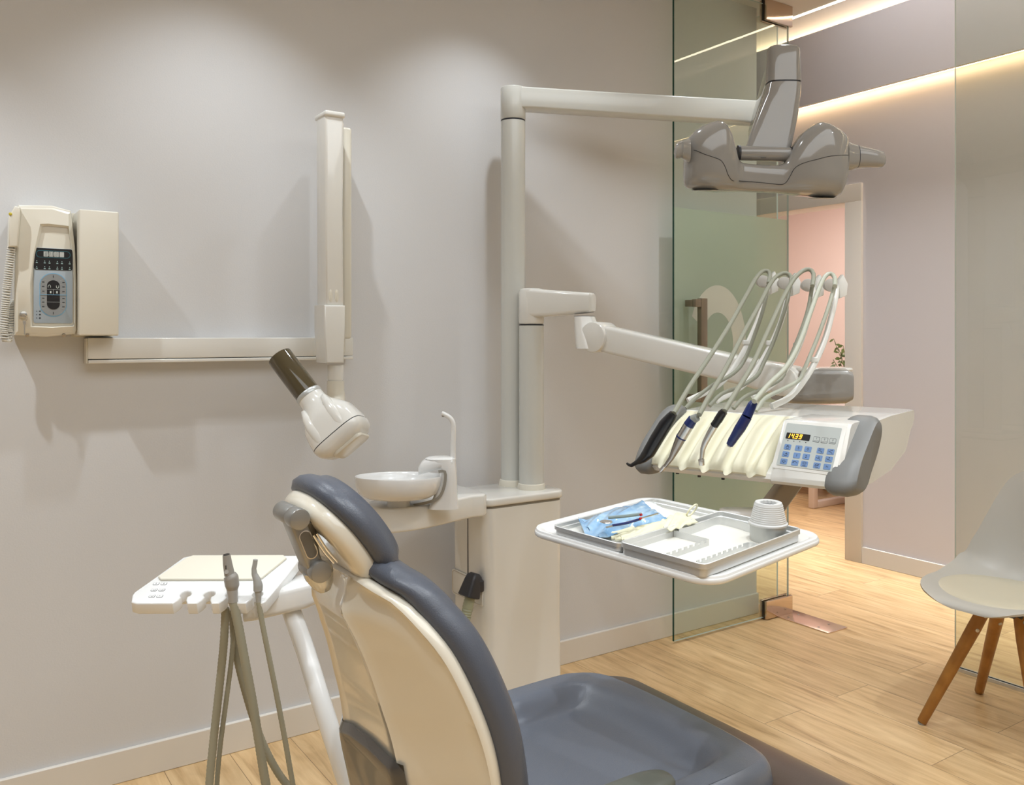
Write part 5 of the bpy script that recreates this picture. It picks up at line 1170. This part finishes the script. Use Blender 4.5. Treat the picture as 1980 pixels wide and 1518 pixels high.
# seat
SO = [(.78, .24), (.86, .272), (1.0, .285), (1.15, .290), (1.28, .285), (1.345, .25), (1.365, .16), (1.37, 0)]
so = [(a, b) for a, b in SO] + [(a, -b) for a, b in SO[-2::-1]]
so = [(p.x, p.y) for p in smooth_path([Vector((a, b, 0)) for a, b in so], .02)]
def zseat(x, l):
    rim = lerp_tab([(.6, .470), (.8, .472), (1.1, .476), (1.25, .478), (1.35, .470)], x)
    di = .045 * (1 / (1 + math.exp(-( .205 - abs(l)) / .008))) * (1 / (1 + math.exp(-(1.27 - x - .8 * l * l) / .012)))
    return rim - di
def fseat(x, l, d): return Vector((x, YC + l, zseat(x, l) + d))
sp_ = [(.02, 0, -.085), (.9, 0, -.085), (1, .01, -.078), (1, 0, -.066), (1, -.004, -.04), (1, .0, -.018), (1, .008, -.006), (1, .022, 0)] + [(.94 - .02 * k, 0, 0) for k in range(0, 46)]
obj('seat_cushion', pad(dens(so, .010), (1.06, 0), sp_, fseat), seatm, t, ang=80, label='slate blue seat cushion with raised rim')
def fss(x, l, d): return Vector((x, YC + l, .405 + d))
obj('seat_shell', pad(dens(so, .03), (1.06, 0), [(.02, 0, -.09), (.7, 0, -.085), (.9, 0, -.05), (.985, 0, -.012), (.99, 0, .006), (.02, 0, .006)], fss), creamshell, t, ang=60)
# leg rest
LR = [(1.27, .405), (1.36, .41), (1.45, .400), (1.54, .368), (1.60, .31), (1.66, .22), (1.70, .13)]
lr = smooth_path([Vector((a, 0, b)) for a, b in LR], .02); rs = []
for i, p in enumerate(lr):
    T_ = (lr[min(i + 1, len(lr) - 1)] - lr[max(i - 1, 0)]).normalized(); n_ = Vector((-T_.z, 0, T_.x)); f = min(1, (i + 1.2) / 4, (len(lr) - i + .2) / 4)
    rs.append([p + Vector((0, YC + a, 0)) + n_ * (b - .03) for a, b in rrect(.74 * (.9 + .1 * f), .07 * f, .03 * f, 6)])
obj('leg_rest', rings(rs), brownm, t, ang=70, label='dark glossy leg rest with reflected brown in its colour')
# arm rest near the viewer, pedestal
obj('arm_rest', pad(sup(.10, .035, 2.6, 32), (0, 0), [(.02, 0, -.03), (.8, 0, -.028), (1, 0, -.014), (1, 0, -.004), (1, .006, .004), (.6, 0, .010), (.02, 0, .012)], lambda a, b, d: Vector((.93 + a, -1.635 + b, .545 + d))), mat('greenish grey rubber', (.115, .125, .11), .4), t, ang=70)
obj('arm_rest_post', tube([(.93, -1.635, .53), (.93, -1.63, .45), (.95, -1.58, .36), (1.0, -1.5, .34)], .018, .02, 14), creamshell, t)
rs = [[Vector((.98 + a * k, YC + b * k, z)) for a, b in rrect(.42, .26, .08, 6)] for z, k in ((0, 1.35), (.03, 1.35), (.06, 1.0), (.30, .8), (.35, .9))]
obj('pedestal', rings(rs), creamshell, t, ang=50)

# ================================================================== visitor chair
t = thing('shell_chair', 'pale grey plastic shell chair with beige cushion and splayed wooden legs', 'chair', (2.93, -1.28, 0))
cy_ = -1.265
CL = [(2.640, .428, .05), (2.644, .436, .10), (2.660, .444, .15), (2.70, .446, .188), (2.78, .436, .214), (2.88, .420, .224), (3.00, .425, .222), (3.07, .46, .212), (3.11, .53, .20), (3.135, .62, .178), (3.155, .71, .152), (3.17, .77, .125), (3.18, .80, .09), (3.184, .815, .045)]
cp = smooth_path([Vector(c) for c in CL], .018); NP = len(cp)
def shell_pt(i, v, off):
    c = cp[i]; T_ = (cp[min(i + 1, NP - 1)] - cp[max(i - 1, 0)]); T_ = Vector((T_.x, 0, T_.y)).normalized(); n_ = Vector((-T_.z, 0, T_.x))   # n_ = up/forward side
    q = i / (NP - 1); cup = lerp_tab([(0, .0), (.12, .02), (.3, .045), (.5, .085), (.65, .075), (.85, .03), (1, .0)], q)
    return Vector((c.x, cy_ + v * c.z, c.y)) + n_ * (cup * abs(v) ** 2.6 + off)
def shell_mesh(i0, i1, vm, o0, o1, m, name, **k):
    NV = 22; bm = bmesh.new(); A = [[bm.verts.new(shell_pt(i, vm * (2 * j / NV - 1), o1)) for j in range(NV + 1)] for i in range(i0, i1)]; Bq = [[bm.verts.new(shell_pt(i, vm * (2 * j / NV - 1), o0)) for j in range(NV + 1)] for i in range(i0, i1)]
    n_ = len(A)
    for i in range(n_ - 1):
        for j in range(NV): bm.faces.new((A[i][j], A[i][j + 1], A[i + 1][j + 1], A[i + 1][j])); bm.faces.new((Bq[i][j], Bq[i + 1][j], Bq[i + 1][j + 1], Bq[i][j + 1]))
        bm.faces.new((A[i][0], A[i + 1][0], Bq[i + 1][0], Bq[i][0])); bm.faces.new((A[i][NV], Bq[i][NV], Bq[i + 1][NV], A[i + 1][NV]))
    for j in range(NV): bm.faces.new((A[0][j], Bq[0][j], Bq[0][j + 1], A[0][j + 1])); bm.faces.new((A[-1][j], A[-1][j + 1], Bq[-1][j + 1], Bq[-1][j]))
    return obj(name, bm, m, t, ang=50, **k)
shell_mesh(0, NP, 1, -.004, .003, shellm, 'shell', label='pale grey moulded shell')
cu_o = sup(.185, .205, 2.3, 48)
obj('seat_cushion', pad(cu_o, (0, 0), [(.02, 0, -.004), (.95, 0, .0), (1, 0, .006), (1, .004, .014), (.9, 0, .022), (.6, 0, .026), (.02, 0, .026)], lambda a, b, d: Vector((2.865 + a, cy_ + b, .428 + d + .18 * abs(a) ** 2 * 1.2 + .045 * (abs(b) / .2) ** 3 * .35))), padm, t, ang=70, label='round beige seat cushion')
feet = [WZ(1782, 1393, 0.012), WZ(1893, 1334, 0.012)]
feet = [feet[0], feet[1], Vector((feet[0].x, 2 * cy_ - feet[0].y, .012)), Vector((feet[1].x, 2 * cy_ - feet[1].y, .012))]
for k, f in enumerate(feet):
    top_ = Vector((2.90 + (.045 if k % 2 else -.045), cy_ + (.05 if f.y > cy_ else -.05), .405)); f = Vector((f.x, f.y, 0.006))
    lg = obj('leg', lathe([(.0135, 0), (.0150, .004), (.0215, (top_ - f).length * .8), (.0195, (top_ - f).length)], axis_frame(f, top_), 24), woodm, t, label='splayed orange wooden leg')
    obj('foot_glide', cyl(f - UP * .006, f + UP * .001, .011, n=16), mat('grey glide', (.3, .3, .28), .5), lg)
    dd = (top_ - f).normalized(); sd = (-CF - dd * (-CF).dot(dd)).normalized()
    for s in (.80, .92):
        c = f.lerp(top_, s); obj('screw', lathe([(.0062, .0195), (.0062, .0225), (.003, .0235), (.0001, .0235)], axis_frame(c, c + sd), 14), steel, lg)
obj('leg_bracket', box((-.07, -.07, .385), (.07, .07, .412), Matrix.Translation((2.90, cy_, 0)), bev=.006), blackm, t)
